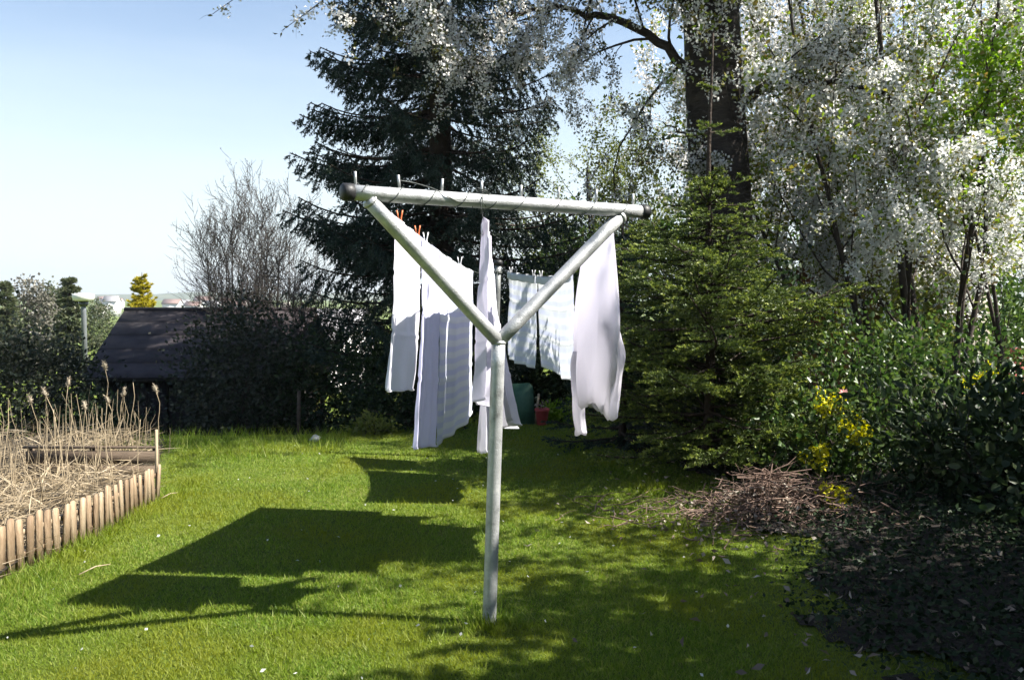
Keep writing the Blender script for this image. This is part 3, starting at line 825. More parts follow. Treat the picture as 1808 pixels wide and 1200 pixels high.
# ------------------------------------------------------------------ conifers
def conifer(name, label, cat_group, base, H, Rz, whorl, per, droop, upturn, twig_step, twig_len, hang, nlen, nwid, ndens, leaf, trunk_r, z0=0.2, extra=(), leader=0.0, sub=True, up_needle=0.35, ztop=None, bark='bark_spruce', lean=(0, 0), tips=None, jit=0.0):
    base = np.asarray(base, float)
    root = empty(name, base, label, 'tree', cat_group)
    tb = MB()
    zs = np.linspace(0, 1, 16)
    trunk = base + np.stack([lean[0] * zs + 0.02 * np.sin(zs * 7), lean[1] * zs + 0.02 * np.cos(zs * 5), zs * H], 1)
    tb.tube(trunk, trunk_r * (1 - zs * 0.95) + 0.004, 12)
    tx = lambda z: base + np.array((lean[0] * z / H, lean[1] * z / H, z))
    nb = MB()
    TT0, TT1 = [], []
    S0, S1 = [], []                                     # needle-bearing shoots
    specs = []
    z = z0
    while z < (ztop or H - leader):
        k = per + rng.integers(-1, 2)
        a0 = rng.uniform(0, 6.28)
        for j in range(max(3, k)):
            specs.append((z + rng.normal(0, whorl * 0.22), a0 + 6.283 * j / k + rng.normal(0, 0.22), Rz(z) * rng.uniform(0.68 - jit, 1.08)))
        z += whorl * rng.uniform(0.85, 1.15)
    specs += list(extra)
    for z, a, Lb in specs:
        if Lb < 0.06: continue
        m = 9
        t_ = np.linspace(0, 1, m)
        dirh = np.array((math.cos(a), math.sin(a), 0))
        sidev = np.array((-dirh[1], dirh[0], 0))
        bend = rng.normal(0, 0.10 + jit * 0.4)
        up_ = rng.normal(0, jit)
        pts = tx(z) + dirh * (Lb * t_)[:, None] + sidev * (Lb * bend * t_ ** 2)[:, None] + np.array((0, 0, 1.0)) * (Lb * ((up_ - droop) * t_ + (droop * 0.35 + upturn) * t_ ** 3))[:, None]
        tb.tube(pts, 0.005 + 0.010 * Lb * (1 - t_ * 0.9), 5, cap=False)
        # shoots along the branch
        nt_ = max(4, int(Lb / twig_step))
        tp = np.linspace(0.14, 0.98, nt_)
        for sgn in (-1, 1):
            tps = np.clip(tp + rng.normal(0, 0.02, nt_), 0.05, 1)
            o_ = np.stack([np.interp(tps, t_, pts[:, c]) for c in range(3)], 1)
            ang = rng.uniform(0.75, 1.15, nt_)
            ln = twig_len * (0.35 + 0.65 * np.sin(np.pi * np.clip(1 - tps, 0, 1) ** 0.75)) * rng.uniform(0.6, 1.15, nt_) * min(1, Lb / 0.7)
            dd = dirh * np.cos(ang)[:, None] + sidev * (sgn * np.sin(ang))[:, None] + np.array((0, 0, 1.0)) * rng.normal(0.02 - hang, 0.12 + hang * 0.3, nt_)[:, None]
            e_ = o_ + unit(dd) * ln[:, None]
            S0.append(o_); S1.append(e_)
            TT0.append(o_ + (e_ - o_) * 0.72); TT1.append(e_ + (e_ - o_) * 0.06)
            if sub:
                for f in (0.35, 0.6, 0.82):
                    for s2 in (-1, 1):
                        oo = o_ + (e_ - o_) * f
                        d2 = unit(unit(e_ - o_) * 0.75 + np.cross(unit(e_ - o_), (0, 0, 1.0)) * s2 * 0.7 + np.array((0, 0, -hang * 0.6)))
                        S0.append(oo); S1.append(oo + d2 * (ln * 0.42 * (1.1 - f))[:, None])
        S0.append(pts[-3:-1]); S1.append(pts[-2:])
    S0, S1 = np.vstack(S0), np.vstack(S1)
    ln = np.linalg.norm(S1 - S0, axis=1)
    cnt = np.maximum(3, (ln * ndens).astype(int))
    idx = np.repeat(np.arange(len(S0)), cnt)
    f = rng.random(len(idx))
    P = S0[idx] + (S1 - S0)[idx] * f[:, None]
    ax = unit(S1 - S0)[idx]
    A = ax * 0.75 + unit(rv(len(idx))) * 0.75 + np.array((0, 0, up_needle))
    nb.needles(P, A, nlen * rng.uniform(0.7, 1.15, len(idx)), nwid)
    # thin woody cores of the shoots
    B_ = unit(np.cross(S1 - S0, (0.3, 0.2, 0.9))) * 0.0022
    v = np.stack([S0 + B_, S0 - B_, S1], 1).reshape(-1, 3)
    tb.add(v, None, np.arange(len(v)).reshape(-1, 3))
    tb.build('trunk', M[bark], root, True)
    if tips:
        T0, T1 = np.vstack(TT0), np.vstack(TT1)
        cn = np.maximum(6, (np.linalg.norm(T1 - T0, axis=1) * ndens * 1.3).astype(int))
        ix = np.repeat(np.arange(len(T0)), cn)
        P = T0[ix] + (T1 - T0)[ix] * rng.random(len(ix))[:, None]
        eb = MB(); eb.needles(P, unit(T1 - T0)[ix] * 0.8 + unit(rv(len(ix))) * 0.7 + np.array((0, 0, 0.45)), nlen, nwid * 1.35); eb.build('new_shoots', M[tips], root)
    nb.build('crown', M[leaf], root)
    return root


big = np.array((-0.93, 11.0, -0.15))
ex = []
for tipy, tippx in ((-40, 590), (25, 600), (100, 545), (200, 524), (285, 523), (388, 508), (430, 560)):
    tip = at(tippx, tipy, 11.0)
    Lb = big[0] - tip[0]
    for q in range(3):
        ex.append((tip[2] - big[2] + 0.04 + rng.normal(0, .03), math.pi + rng.normal(0, 0.07) + (q - 1) * 0.17, Lb * (1.0 - 0.12 * abs(q - 1))))
conifer('spruce_tree', 'tall dark spruce behind the laundry with drooping branches against the sky', None, big, 10.5,
        lambda z: 2.0 * (1 - (z / 10.8) ** 1.6) * (0.9 if z < 2 else 1.0), 0.40, 11, 0.22, 0.16, 0.075, 0.46, 1.0, 0.044, 0.0085, 80, 'spruce_dark', 0.20, z0=0.25, extra=ex, up_needle=-0.05)

conifer('young_spruce', 'young bright green spruce beside the right shirt, its bare leader before the trunk', None, (1.62, 7.0, 0.05), 3.55,
        lambda z: float(np.interp(z, [0.1, 0.6, 1.3, 1.6, 2.05, 2.4, 2.7], [1.0, 1.18, 1.1, 0.85, 0.45, 0.2, 0.07])), 0.17, 10, -0.05, 0.12, 0.07, 0.34, 0.06, 0.028, 0.0064, 100, 'spruce_young', 0.045, z0=0.12, leader=1.1, up_needle=0.5, extra=[(2.75, 0.3, 0.22), (2.75, 2.4, 0.3), (2.78, 4.4, 0.25), (3.1, 1.0, 0.1), (3.1, 3.6, 0.1)], tips='spruce_tips', jit=0.22)
conifer('young_spruce', 'smaller dark spruce sapling tucked behind the young bright spruce', None, (1.05, 8.1, 0.0), 2.3,
        lambda z: 0.75 * (1 - z / 2.3) + 0.05, 0.2, 8, 0.10, 0.08, 0.08, 0.3, 0.15, 0.03, 0.007, 80, 'spruce_dark', 0.035, z0=0.15, leader=0.2)


# ------------------------------------------------------------------ broadleaved trees
RMIN = [0.0022]


def grow(out, p, d_, L, r, lvl, top, spec, r_end=0.25):
    """one branch and its children; out gets (points, radii, level)"""
    sp = spec[lvl]
    n = sp.get('n', 6)
    pts = [np.asarray(p, float)]
    d_ = unit(d_)
    for k in range(n):
        d_ = unit(d_ + rng.normal(0, sp.get('wander', 0.12), 3) + np.array((0, 0, sp.get('trop', 0.0))))
        pts.append(pts[-1] + d_ * L / n)
    pts = np.array(pts)
    rad = np.linspace(r, r * r_end, n + 1)
    out.append((pts, rad, lvl))
    if lvl < top:
        branch_off(out, pts, rad, L, lvl, top, spec)


def branch_off(out, pts, rad, L, lvl, top, spec):
    sp = spec[lvl]
    k = sp['kids']
    for t in np.linspace(sp.get('from', 0.25), 1.0, k):
        t = min(1.0, max(0.02, t + rng.normal(0, 0.04)))
        f = t * (len(pts) - 1)
        i_ = min(int(f), len(pts) - 2)
        p = pts[i_] + (pts[i_ + 1] - pts[i_]) * (f - i_)
        d0 = unit(pts[i_ + 1] - pts[i_])
        rr = rad[i_] + (rad[i_ + 1] - rad[i_]) * (f - i_)
        ang = sp.get('angle', 0.8) * rng.uniform(0.7, 1.3)
        s = unit(np.cross(d0, rng.normal(size=3)))
        dd = d0 * math.cos(ang) + s * math.sin(ang)
        grow(out, p, dd, L * sp.get('ratio', 0.5) * rng.uniform(0.65, 1.25) * (1.15 - 0.45 * t), max(RMIN[0], rr * sp.get('rr', 0.55)), lvl + 1, top, spec)


def skeleton_mesh(out, sides=(14, 8, 5, 3, 3, 3)):
    b = MB()
    for pts, rad, lvl in out:
        b.tube(pts, rad, sides[min(lvl, 5)], cap=False)
    return b


def along(out, lvls, spacing):
    P, D = [], []
    for pts, rad, lvl in out:
        if lvl not in lvls: continue
        seg = np.linalg.norm(np.diff(pts, axis=0), axis=1).sum()
        k = max(1, int(seg / spacing))
        f = rng.random(k) ** 0.8 * (len(pts) - 1)
        i_ = np.minimum(f.astype(int), len(pts) - 2)
        P.append(pts[i_] + (pts[i_ + 1] - pts[i_]) * (f - i_)[:, None]); D.append(unit(pts[i_ + 1] - pts[i_]))
    return np.vstack(P), np.vstack(D)


def clusters(b, C, n, spread, L, W, outward=0.6, squash=1.0):
    """n petals or leaves in a loose ball round each centre"""
    k = len(C)
    cnt = np.maximum(1, rng.poisson(n, k))
    idx = np.repeat(np.arange(k), cnt)
    o = rv(len(idx), spread); o[:, 2] *= squash
    A = unit(o) * outward + unit(rv(len(idx))) * 0.8
    b.leaves(C[idx] + o, A, L * rng.uniform(0.7, 1.2, len(idx)), W * rng.uniform(0.7, 1.2, len(idx)), 0.18)


# old cherry: thick dark trunk, boughs over the lawn, hanging blossom twigs
cherry_base = np.array((2.22, 9.0, 0.0))
cherry = empty('cherry_tree', cherry_base, 'old cherry tree with thick dark trunk and white blossom hanging over the spruce', 'tree')
out = []
ch_spec = [dict(kids=0), dict(kids=13, ratio=0.42, angle=0.95, rr=0.34, **{'from': 0.18}), dict(kids=7, ratio=0.52, angle=0.75, rr=0.45, wander=0.16, trop=-0.10, n=6), dict(kids=6, ratio=0.55, angle=0.6, rr=0.5, wander=0.16, trop=-0.16, n=6), dict(wander=0.14, trop=-0.20, n=5)]
def limb(pl, r0, r1, kids=None, lvl=1):
    pl = np.asarray(pl, float)
    tt_ = np.linspace(0, len(pl) - 1, 22)
    p = np.stack([np.interp(tt_, range(len(pl)), pl[:, c]) for c in range(3)], 1)
    for _ in range(3): p[1:-1] = (p[:-2] + 2 * p[1:-1] + p[2:]) / 4
    p[1:-1] += rv(len(p) - 2, 0.02)
    rad = np.linspace(r0, r1, len(p))
    out.append((p, rad, lvl if lvl == 0 else 1))
    if lvl:
        sp = [dict(s) for s in ch_spec]
        if kids: sp[1]['kids'] = kids
        L_ = np.linalg.norm(np.diff(p, axis=0), axis=1).sum()
        branch_off(out, p, rad, L_, 1, 4, sp)
for pl in ([(-1.15, 8.3, 4.85), (-1.8, 8.3, 4.78), (-2.35, 8.25, 4.5), (-2.84, 8.2, 4.14)], [(-1.15, 8.3, 4.85), (-1.55, 8.3, 4.5), (-1.95, 8.3, 4.2), (-2.2, 8.25, 4.0)], [(-1.0, 8.3, 4.9), (-1.4, 8.35, 4.4), (-1.75, 8.4, 4.05)]):
    pl = np.array(pl)
    out.append((pl, np.linspace(0.012, 0.003, len(pl)), 3))
    branch_off(out, pl, np.linspace(0.012, 0.003, len(pl)), 0.35, 3, 4, ch_spec)
tz = np.linspace(0, 1, 20)
tp = cherry_base + np.stack([-0.12 * tz + 0.05 * np.sin(6 * tz), 0.1 * tz, 6.4 * tz - 0.1], 1)
tr = 0.36 * (1 - 0.28 * tz) + 0.16 * np.exp(-tz * 14)
out.append((tp, tr, 0))
limb([(2.12, 8.95, 4.1), (1.6, 8.75, 4.75), (0.8, 8.5, 4.95), (-0.1, 8.4, 5.0), (-0.8, 8.3, 4.95), (-1.15, 8.3, 4.85)], 0.13, 0.015, 14)
limb([(2.10, 9.1, 4.6), (1.4, 9.3, 5.6), (0.5, 9.3, 6.0), (-0.3, 9.2, 6.1), (-1.0, 9.2, 5.8)], 0.13, 0.02, 15)
limb([(2.14, 9.0, 3.3), (1.75, 9.1, 4.05), (1.15, 9.3, 4.45), (0.4, 9.3, 4.6), (-0.3, 9.2, 4.4)], 0.07, 0.01, 11)
limb([(2.3, 9.0, 3.4), (2.75, 8.85, 3.75), (3.3, 8.6, 3.6), (3.9, 8.4, 3.3)], 0.06, 0.01, 10)
limb([(2.25, 9.0, 4.5), (2.7, 8.95, 5.3), (3.1, 8.9, 6.0), (3.3, 8.9, 6.6)], 0.12, 0.02, 9)
limb([(2.15, 8.9, 4.8), (1.5, 8.4, 5.5), (0.8, 7.9, 5.7), (0.2, 7.6, 5.5)], 0.10, 0.02, 10)
limb([(2.1, 9.1, 5.9), (1.8, 9.2, 7.0), (1.2, 9.3, 7.8), (0.2, 9.4, 8.2)], 0.16, 0.03, 12)
limb([(2.1, 9.1, 6.0), (2.6, 9.4, 7.2), (3.4, 9.6, 8.0)], 0.15, 0.03, 9)
limb([(2.15, 8.95, 2.75), (1.95, 8.85, 3.0), (1.55, 8.8, 3.25)], 0.025, 0.006, 5)
skeleton_mesh(out).build('trunk', M['bark'], cherry, True)
P, D = along(out, (3, 4), 0.085)
k = len(P)
sel = rng.random(k) < 0.45 + 0.45 * vnoise(P[:, 0] * 2.2, P[:, 2] * 2.2, 61)
b = MB(); clusters(b, P[sel] + (0, 0, -0.01), 12, 0.025, 0.031, 0.0145); b.build('blossom', M['petal_cherry'], cherry)
b = MB(); clusters(b, P[rng.random(k) < 0.6], 2.2, 0.025, 0.05, 0.014); b.build('leaves', M['leaf_cherry'], cherry)
print('cherry branches', len(out), 'points', k)

# twig of a cherry bough reaching in at the very top left
# serviceberry: many thin stems, dense white racemes
sb_base = np.array((4.5, 9.2, 0.05))
sb = empty('serviceberry_tree', sb_base, 'many stemmed serviceberry tree covered in dense white blossom at the right', 'tree')
out = []
sb_spec = [dict(kids=11, ratio=0.36, angle=0.62, rr=0.42, wander=0.05, trop=0.05, n=10, **{'from': 0.2}), dict(kids=6, ratio=0.5, angle=0.7, rr=0.5, wander=0.1, trop=0.05, n=6), dict(kids=5, ratio=0.5, angle=0.7, rr=0.5, wander=0.12, n=5), dict(wander=0.12, n=4)]
for dx, dy, lx, ly, L_, r_ in ((-0.45, 0.0, -0.34, -0.1, 5.4, 0.036), (-0.3, 0.2, -0.2, 0.05, 5.8, 0.043), (-0.1, -0.1, -0.12, -0.1, 6.0, 0.05), (0.05, 0.15, 0.0, 0.1, 5.8, 0.05), (0.18, -0.1, 0.07, -0.08, 5.2, 0.045), (0.3, 0.1, 0.13, 0.03, 4.6, 0.04), (0.6, 0.3, 0.17, 0.1, 4.2, 0.03), (-0.65, 0.25, -0.45, 0.05, 4.8, 0.03)):
    grow(out, sb_base + (dx, dy, -0.1), (lx, ly, 1), L_, r_, 0, 3, sb_spec)
skeleton_mesh(out, (8, 6, 4, 3, 3, 3)).build('trunk', M['bark_twig'], sb, True)
P, D = along(out, (2, 3), 0.085)
k = len(P)
sel = rng.random(k) < 0.48 + 0.4 * vnoise(P[:, 0] * 1.4, P[:, 2] * 1.4, 31)
b = MB(); clusters(b, P[sel], 25, 0.033, 0.034, 0.0145, squash=1.5); b.build('blossom', M['petal_white'], sb)
b = MB(); clusters(b, P[rng.random(k) < 0.75], 3.4, 0.055, 0.06, 0.021); b.build('leaves', M['leaf_service'], sb)
print('service points', k)

# slim fresh green tree behind the blossom at the right edge
def small_tree(name, label, base, H, spread, r, nst, leafmat, lsize, dens, barkm='bark_twig', group=None, kids=(8, 6, 5), trop=0.06, per=3, lean=(0, 0), from_=0.3):
    root = empty(name, base, label, 'tree', group)
    o_ = []
    sp = [dict(kids=kids[0], ratio=0.4, angle=0.6, rr=0.45, wander=0.05, trop=trop, n=9, **{'from': from_}), dict(kids=kids[1], ratio=0.5, angle=0.65, rr=0.5, wander=0.09, trop=trop, n=6), dict(kids=kids[2], ratio=0.5, angle=0.65, rr=0.5, wander=0.1, trop=trop, n=4), dict(wander=0.1, trop=trop, n=3)]
    for j in range(nst):
        a_ = 6.283 * j / nst + rng.uniform(0, 0.8)
        q = spread * rng.uniform(0.4, 1.0)
        grow(o_, np.asarray(base) + (0.06 * math.cos(a_) * nst ** .5, 0.06 * math.sin(a_) * nst ** .5, -0.08), (q * math.cos(a_) + lean[0], q * math.sin(a_) + lean[1], 1), H * rng.uniform(0.8, 1.0), r, 0, 3, sp)
    skeleton_mesh(o_, (7, 5, 3, 3, 3, 3)).build('trunk', M[barkm], root, True)
    P_, D_ = along(o_, (2, 3), dens)
    b_ = MB(); clusters(b_, P_, per, lsize * 0.7, lsize, lsize * 0.34); b_.build('crown', M[leafmat], root)
    return root


small_tree('green_sapling', 'fresh lime green leafy tree behind the serviceberry blossom at upper right', (5.2, 8.6, 0.0), 3.7, 0.10, 0.03, 4, 'leaf_fresh', 0.07, 0.08, per=2.5, from_=0.66, kids=(7, 6, 4))
RMIN[0] = 0.0042
small_tree('bare_tree', 'grey many stemmed budding tree standing behind the shed roof against the sky', (-4.15, 13.3, -1.0), 3.6, 0.28, 0.022, 14, 'bud', 0.02, 0.13, 'bark_grey', kids=(10, 7, 5), trop=0.10, per=1.5, from_=0.3)
small_tree('bare_tree', 'smaller grey budding shrub between the bare tree and the dark spruce', (-3.0, 12.4, -0.9), 3.0, 0.22, 0.016, 8, 'bud', 0.012, 0.08, 'bark_grey', kids=(8, 6, 4), trop=0.08, per=1.5, from_=0.35)
RMIN[0] = 0.0025
small_tree('blossom_tree', 'olive green leafy tree behind the right end of the crossbar', (1.5, 13.5, -0.1), 4.0, 0.3, 0.05, 5, 'leaf_olive', 0.05, 0.07, kids=(8, 6, 5), per=3)
small_tree('white_blossom_tree', 'pale blossoming tree behind the cherry trunk on the right', (4.2, 12.5, 0.0), 5.0, 0.35, 0.05, 6, 'petal_cherry', 0.055, 0.07, kids=(9, 6, 5), per=4)
small_tree('shade_tree', 'slim leafy tree to the right of the view, dappling the lawn', (4.8, 3.75, 0.0), 4.7, 0.15, 0.05, 5, 'leaf_mid', 0.10, 0.09, kids=(7, 5, 4), per=2.5, trop=0.02, from_=0.55)


# ------------------------------------------------------------------ shrubs and undergrowth
def shrub(name, label, cat, c, rad, nclump, per, lsize, mat, stems=14, wid=0.36, group=None, clump=0.16, barkm='bark_twig', ground=None, shell=0.55, broad=False):
    c = np.asarray(c, float); rad = np.asarray(rad, float)
    zg = float(hgt(c[0], c[1])) if ground is None else ground
    root = empty(name, (c[0], c[1], zg), label, cat, group)
    q = unit(rv(nclump)) * (rng.random(nclump) ** (1 / 3) * (1 - shell) + shell)[:, None] * rng.uniform(0.75, 1.12, nclump)[:, None]
    C = c + q * rad
    C[:, 2] = np.maximum(C[:, 2], zg + 0.02)
    b_ = MB()
    for k_ in rng.choice(nclump, min(stems, nclump), replace=False):
        p0 = np.array((c[0] + rng.normal(0, rad[0] * 0.2), c[1] + rng.normal(0, rad[1] * 0.2), zg - 0.03))
        e_ = C[k_]
        m_ = (p0 + e_) / 2 + np.array((rng.normal(0, .06), rng.normal(0, .06), 0.08 * rad[2]))
        b_.tube([p0, p0 * .6 + m_ * .4 + rv(1, .02)[0], m_, m_ * .5 + e_ * .5 + rv(1, .02)[0], e_], [0.012, 0.010, 0.008, 0.006, 0.003], 5, cap=False)
    b_.build('stems', M[barkm], root, True)
    b_ = MB()
    cnt = np.maximum(1, rng.poisson(per, nclump)); idx = np.repeat(np.arange(nclump), cnt)
    o = rv(len(idx), clump)
    A = unit(o + q[idx] * 0.1) * 0.7 + unit(rv(len(idx))) * 0.6 + np.array((0, 0, 0.15))
    P_ = C[idx] + o
    P_[:, 2] = np.maximum(P_[:, 2], zg + 0.01)
    (b_.broad_leaves if broad else b_.leaves)(P_, A, lsize * rng.uniform(0.6, 1.25, len(idx)), lsize * wid * rng.uniform(0.7, 1.2, len(idx)), 0.1)
    b_.build('foliage', M[mat], root)
    return root


shrub('hedge_shrub', 'dark dense hedge shrub at the left edge behind the dry reeds', 'shrub', (-6.2, 10.3, 0.2), (1.1, 0.9, 0.85), 380, 38, 0.06, 'leaf_hedge', 16)
shrub('hedge_shrub', 'dark hedge shrub left of the shed, with thinner twiggy top', 'shrub', (-5.15, 10.5, -0.25), (0.6, 0.5, 0.45), 150, 38, 0.055, 'leaf_hedge', 16)
shrub('hedge_shrub', 'low dark bramble at the foot of the shed wall', 'shrub', (-4.75, 9.7, -0.15), (0.35, 0.35, 0.32), 60, 26, 0.05, 'leaf_dark', 12)
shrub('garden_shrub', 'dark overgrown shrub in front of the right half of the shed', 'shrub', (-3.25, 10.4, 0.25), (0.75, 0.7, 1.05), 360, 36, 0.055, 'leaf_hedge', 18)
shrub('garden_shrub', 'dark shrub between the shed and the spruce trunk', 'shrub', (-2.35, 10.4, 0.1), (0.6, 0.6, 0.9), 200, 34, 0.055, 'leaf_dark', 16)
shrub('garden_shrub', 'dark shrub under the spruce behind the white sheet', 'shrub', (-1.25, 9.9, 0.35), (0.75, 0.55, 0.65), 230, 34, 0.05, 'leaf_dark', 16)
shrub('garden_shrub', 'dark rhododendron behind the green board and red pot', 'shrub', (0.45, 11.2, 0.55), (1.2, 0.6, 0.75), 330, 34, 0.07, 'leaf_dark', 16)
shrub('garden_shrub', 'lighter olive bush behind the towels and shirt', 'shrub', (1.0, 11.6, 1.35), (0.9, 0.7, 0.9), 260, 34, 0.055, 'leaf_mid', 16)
shrub('cypress_shrub', 'narrow yellow green cypress catching sun beyond the shed corner', 'shrub', at(546, 650, 13.5) + (0, 0, -0.1), (0.22, 0.22, 0.62), 90, 40, 0.045, 'yellow_green', 5, clump=0.07)
shrub('border_shrub', 'sunlit mid green shrub right of the young spruce', 'shrub', (2.75, 6.9, 0.7), (0.55, 0.5, 0.55), 130, 20, 0.045, 'leaf_mid', 16, broad=True)
shrub('border_shrub', 'tall leafy shrub below the serviceberry stems', 'shrub', (3.6, 7.2, 0.7), (0.7, 0.5, 0.55), 130, 20, 0.05, 'leaf_mid', 20, broad=True)
shrub('border_shrub', 'dark large leaved shrub at the right edge under the serviceberry', 'shrub', (4.4, 6.7, 0.38), (0.75, 0.5, 0.42), 120, 18, 0.07, 'leaf_dark', 16, broad=True)
shrub('border_shrub', 'loose olive green bush in front of the garden house', 'shrub', (4.35, 9.9, 1.0), (0.8, 0.4, 0.75), 150, 18, 0.06, 'leaf_olive', 20, broad=True)
shrub('border_shrub', 'loose green bush in front of the right end of the garden house', 'shrub', (5.7, 10.4, 1.1), (0.7, 0.4, 0.8), 150, 18, 0.065, 'leaf_mid', 20, broad=True)
shrub('added_shade_bush', 'dark dense yew bush added behind the young spruce to shade the back lawn', 'shrub', (2.0, 7.75, 0.85), (0.75, 0.6, 0.95), 260, 26, 0.06, 'leaf_dark', 14, shell=0.3)  # bush added to block sun and darken the lawn to its left
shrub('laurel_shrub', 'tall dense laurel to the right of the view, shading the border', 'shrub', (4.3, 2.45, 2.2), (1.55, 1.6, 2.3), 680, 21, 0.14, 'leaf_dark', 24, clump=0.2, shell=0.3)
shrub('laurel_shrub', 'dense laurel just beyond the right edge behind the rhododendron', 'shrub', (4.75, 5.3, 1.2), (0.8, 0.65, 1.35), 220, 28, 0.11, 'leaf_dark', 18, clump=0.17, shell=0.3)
shrub('added_yew_hedge', 'unseen yew hedge added behind the viewpoint to cut sky light, left half', 'hedge', (-4.5, -4.5, 2.0), (4.0, 0.9, 2.8), 420, 14, 0.28, 'leaf_hedge', 20, clump=0.3, shell=0.3)  # both halves are added out of view to hold back sky light
shrub('added_yew_hedge', 'unseen yew hedge added behind the viewpoint to cut sky light, right half', 'hedge', (3.5, -4.5, 2.0), (4.2, 0.9, 2.8), 420, 14, 0.28, 'leaf_hedge', 20, clump=0.3, shell=0.3)
shrub('backdrop_hedge', 'tall green hedge closing the garden behind the young spruce', 'hedge', (2.6, 14.5, 1.2), (2.6, 0.8, 1.9), 620, 17, 0.12, 'leaf_mid', 24, clump=0.2)
shrub('backdrop_hedge', 'tall green hedge beyond the garden house at the right', 'hedge', (7.6, 15.0, 1.4), (2.8, 0.8, 2.2), 620, 17, 0.12, 'leaf_mid', 24, clump=0.2)
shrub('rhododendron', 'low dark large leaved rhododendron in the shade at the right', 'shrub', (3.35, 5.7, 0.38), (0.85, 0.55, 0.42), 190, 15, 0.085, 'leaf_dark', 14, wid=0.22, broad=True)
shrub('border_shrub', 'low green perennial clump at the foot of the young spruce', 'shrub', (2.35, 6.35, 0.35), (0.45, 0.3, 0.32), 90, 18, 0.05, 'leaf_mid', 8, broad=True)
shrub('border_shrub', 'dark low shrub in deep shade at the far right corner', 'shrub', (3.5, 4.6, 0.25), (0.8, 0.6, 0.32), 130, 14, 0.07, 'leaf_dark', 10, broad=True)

for (px, py, dd, lab) in ((1462, 712, 6.3, 'yellow green spurge in flower beside the pink bloom'), (1518, 768, 6.1, 'yellow green spurge in flower lower right of the pink bloom'), (1442, 808, 6.0, 'small yellow spurge above the brushwood pile'), (1466, 884, 5.55, 'lone yellow spurge at the right foot of the brushwood pile'), (1708, 676, 8.0, 'yellow flowering clump before the pale paving, the left of two'), (1745, 664, 8.2, 'yellow flowering clump before the pale paving, the right of two')):
    p = at(px, py, dd)
    zg = float(hgt(p[0], p[1]))
    root = empty('spurge_plant', (p[0], p[1], zg), lab, 'plant', 'yellow spurge plants in the border')
    bs, bf, bl = MB(), MB(), MB()
    for k in range(9):
        tip = p + rv(1, 0.05)[0] + (0, 0, 0.0)
        foot = np.array((p[0] + rng.normal(0, .03), p[1] + rng.normal(0, .03), zg - 0.01))
        pts = np.linspace(foot, tip, 5); pts[1:-1] += rv(3, 0.008)
        bs.tube(pts, [0.004, 0.004, 0.0035, 0.003, 0.0025], 5, cap=False)
        clusters(bf, tip[None], 26, 0.022, 0.030, 0.012)
        f = rng.uniform(0.35, 0.95, 14)
        bl.leaves(foot + (tip - foot) * f[:, None], unit(rv(14)) + np.array((0, 0, 0.2)), 0.045, 0.008)
    bs.build('stems', M['leaf_olive'], root); bl.build('leaves', M['leaf_olive'], root); tag(bf.build('flower_heads', M['yellow_flower'], root), kind='stuff')

p = at(1487, 698, 6.25); zg = float(hgt(p[0], p[1]))
root = empty('tulip_plant', (p[0], p[1], zg), 'single pale pink bloom beside the yellow spurge', 'flower')
b = MB(); b.tube(np.linspace((p[0] + .02, p[1], zg - .01), p, 5), 0.004, 6); b.build('stem', M['leaf_olive'], root)
b = MB()
a = np.linspace(0, 6.283, 6, endpoint=False)
b.leaves(np.repeat(p[None], 6, 0) + np.stack([np.cos(a) * .012, np.sin(a) * .012, a * 0], 1), np.stack([np.cos(a) * .45, np.sin(a) * .45, np.ones(6)], 1), 0.055, 0.022, -0.1)
b.build('petals', M['pink_flower'], root)
b = MB(); b.leaves(np.repeat(np.array((p[0] + .02, p[1], zg))[None], 3, 0), np.array([(0.4, 0, 1), (-0.4, .2, 1), (0, -.4, 1)]), 0.2, 0.02); b.build('leaves', M['leaf_mid'], root)

# brushwood pile
pc = np.array((1.72, 5.6))
pile = empty('brushwood_pile', (pc[0], pc[1], float(hgt(*pc))), 'heap of dry brushwood and dead leaves at the border edge, below the young spruce', 'brushwood')
b = MB()
for k in range(560):
    a_ = rng.uniform(0, 6.28); rr = abs(rng.normal(0, 0.55))
    x_, y_ = pc[0] + math.cos(a_) * rr * 0.95, pc[1] + math.sin(a_) * rr * 0.62
    hh = (0.22 + 0.10 * math.sin(3 * a_ + 1)) * math.exp(-(rr / 0.5) ** 2)
    p0 = np.array((x_, y_, float(hgt(x_, y_)) + rng.uniform(0.02, 0.04 + hh)))
    dd = unit(np.array((rng.normal(), rng.normal() * 0.7, rng.normal() * 0.28))); L_ = rng.uniform(0.12, 0.45)
    pts = p0 + dd * (np.linspace(-0.5, 0.5, 5) * L_)[:, None] + rv(5, 0.012)
    pts[:, 2] = np.maximum(pts[:, 2], hgt(pts[:, 0], pts[:, 1]) + 0.006)
    b.tube(pts, np.linspace(rng.uniform(0.002, 0.006), 0.0012, 5), 4, cap=False)
tag(b.build('twigs', M['brush_twig'], pile), kind='stuff')
b = MB()
n = 1800
rr = np.abs(rng.normal(0, 0.55, n)); a_ = rng.uniform(0, 6.28, n)
x_, y_ = pc[0] + np.cos(a_) * rr, pc[1] + np.sin(a_) * rr * 0.65
P = np.stack([x_, y_, hgt(x_, y_) + 0.015 + rng.random(n) * 0.22 * np.exp(-(rr / 0.5) ** 2)], 1)
b.leaves(P, rv(n) * (1, 1, 0.5), rng.uniform(0.02, 0.05, n), rng.uniform(0.006, 0.013, n), 0.2)
tag(b.build('dead_leaves', M['dead_leaf'], pile), kind='stuff')

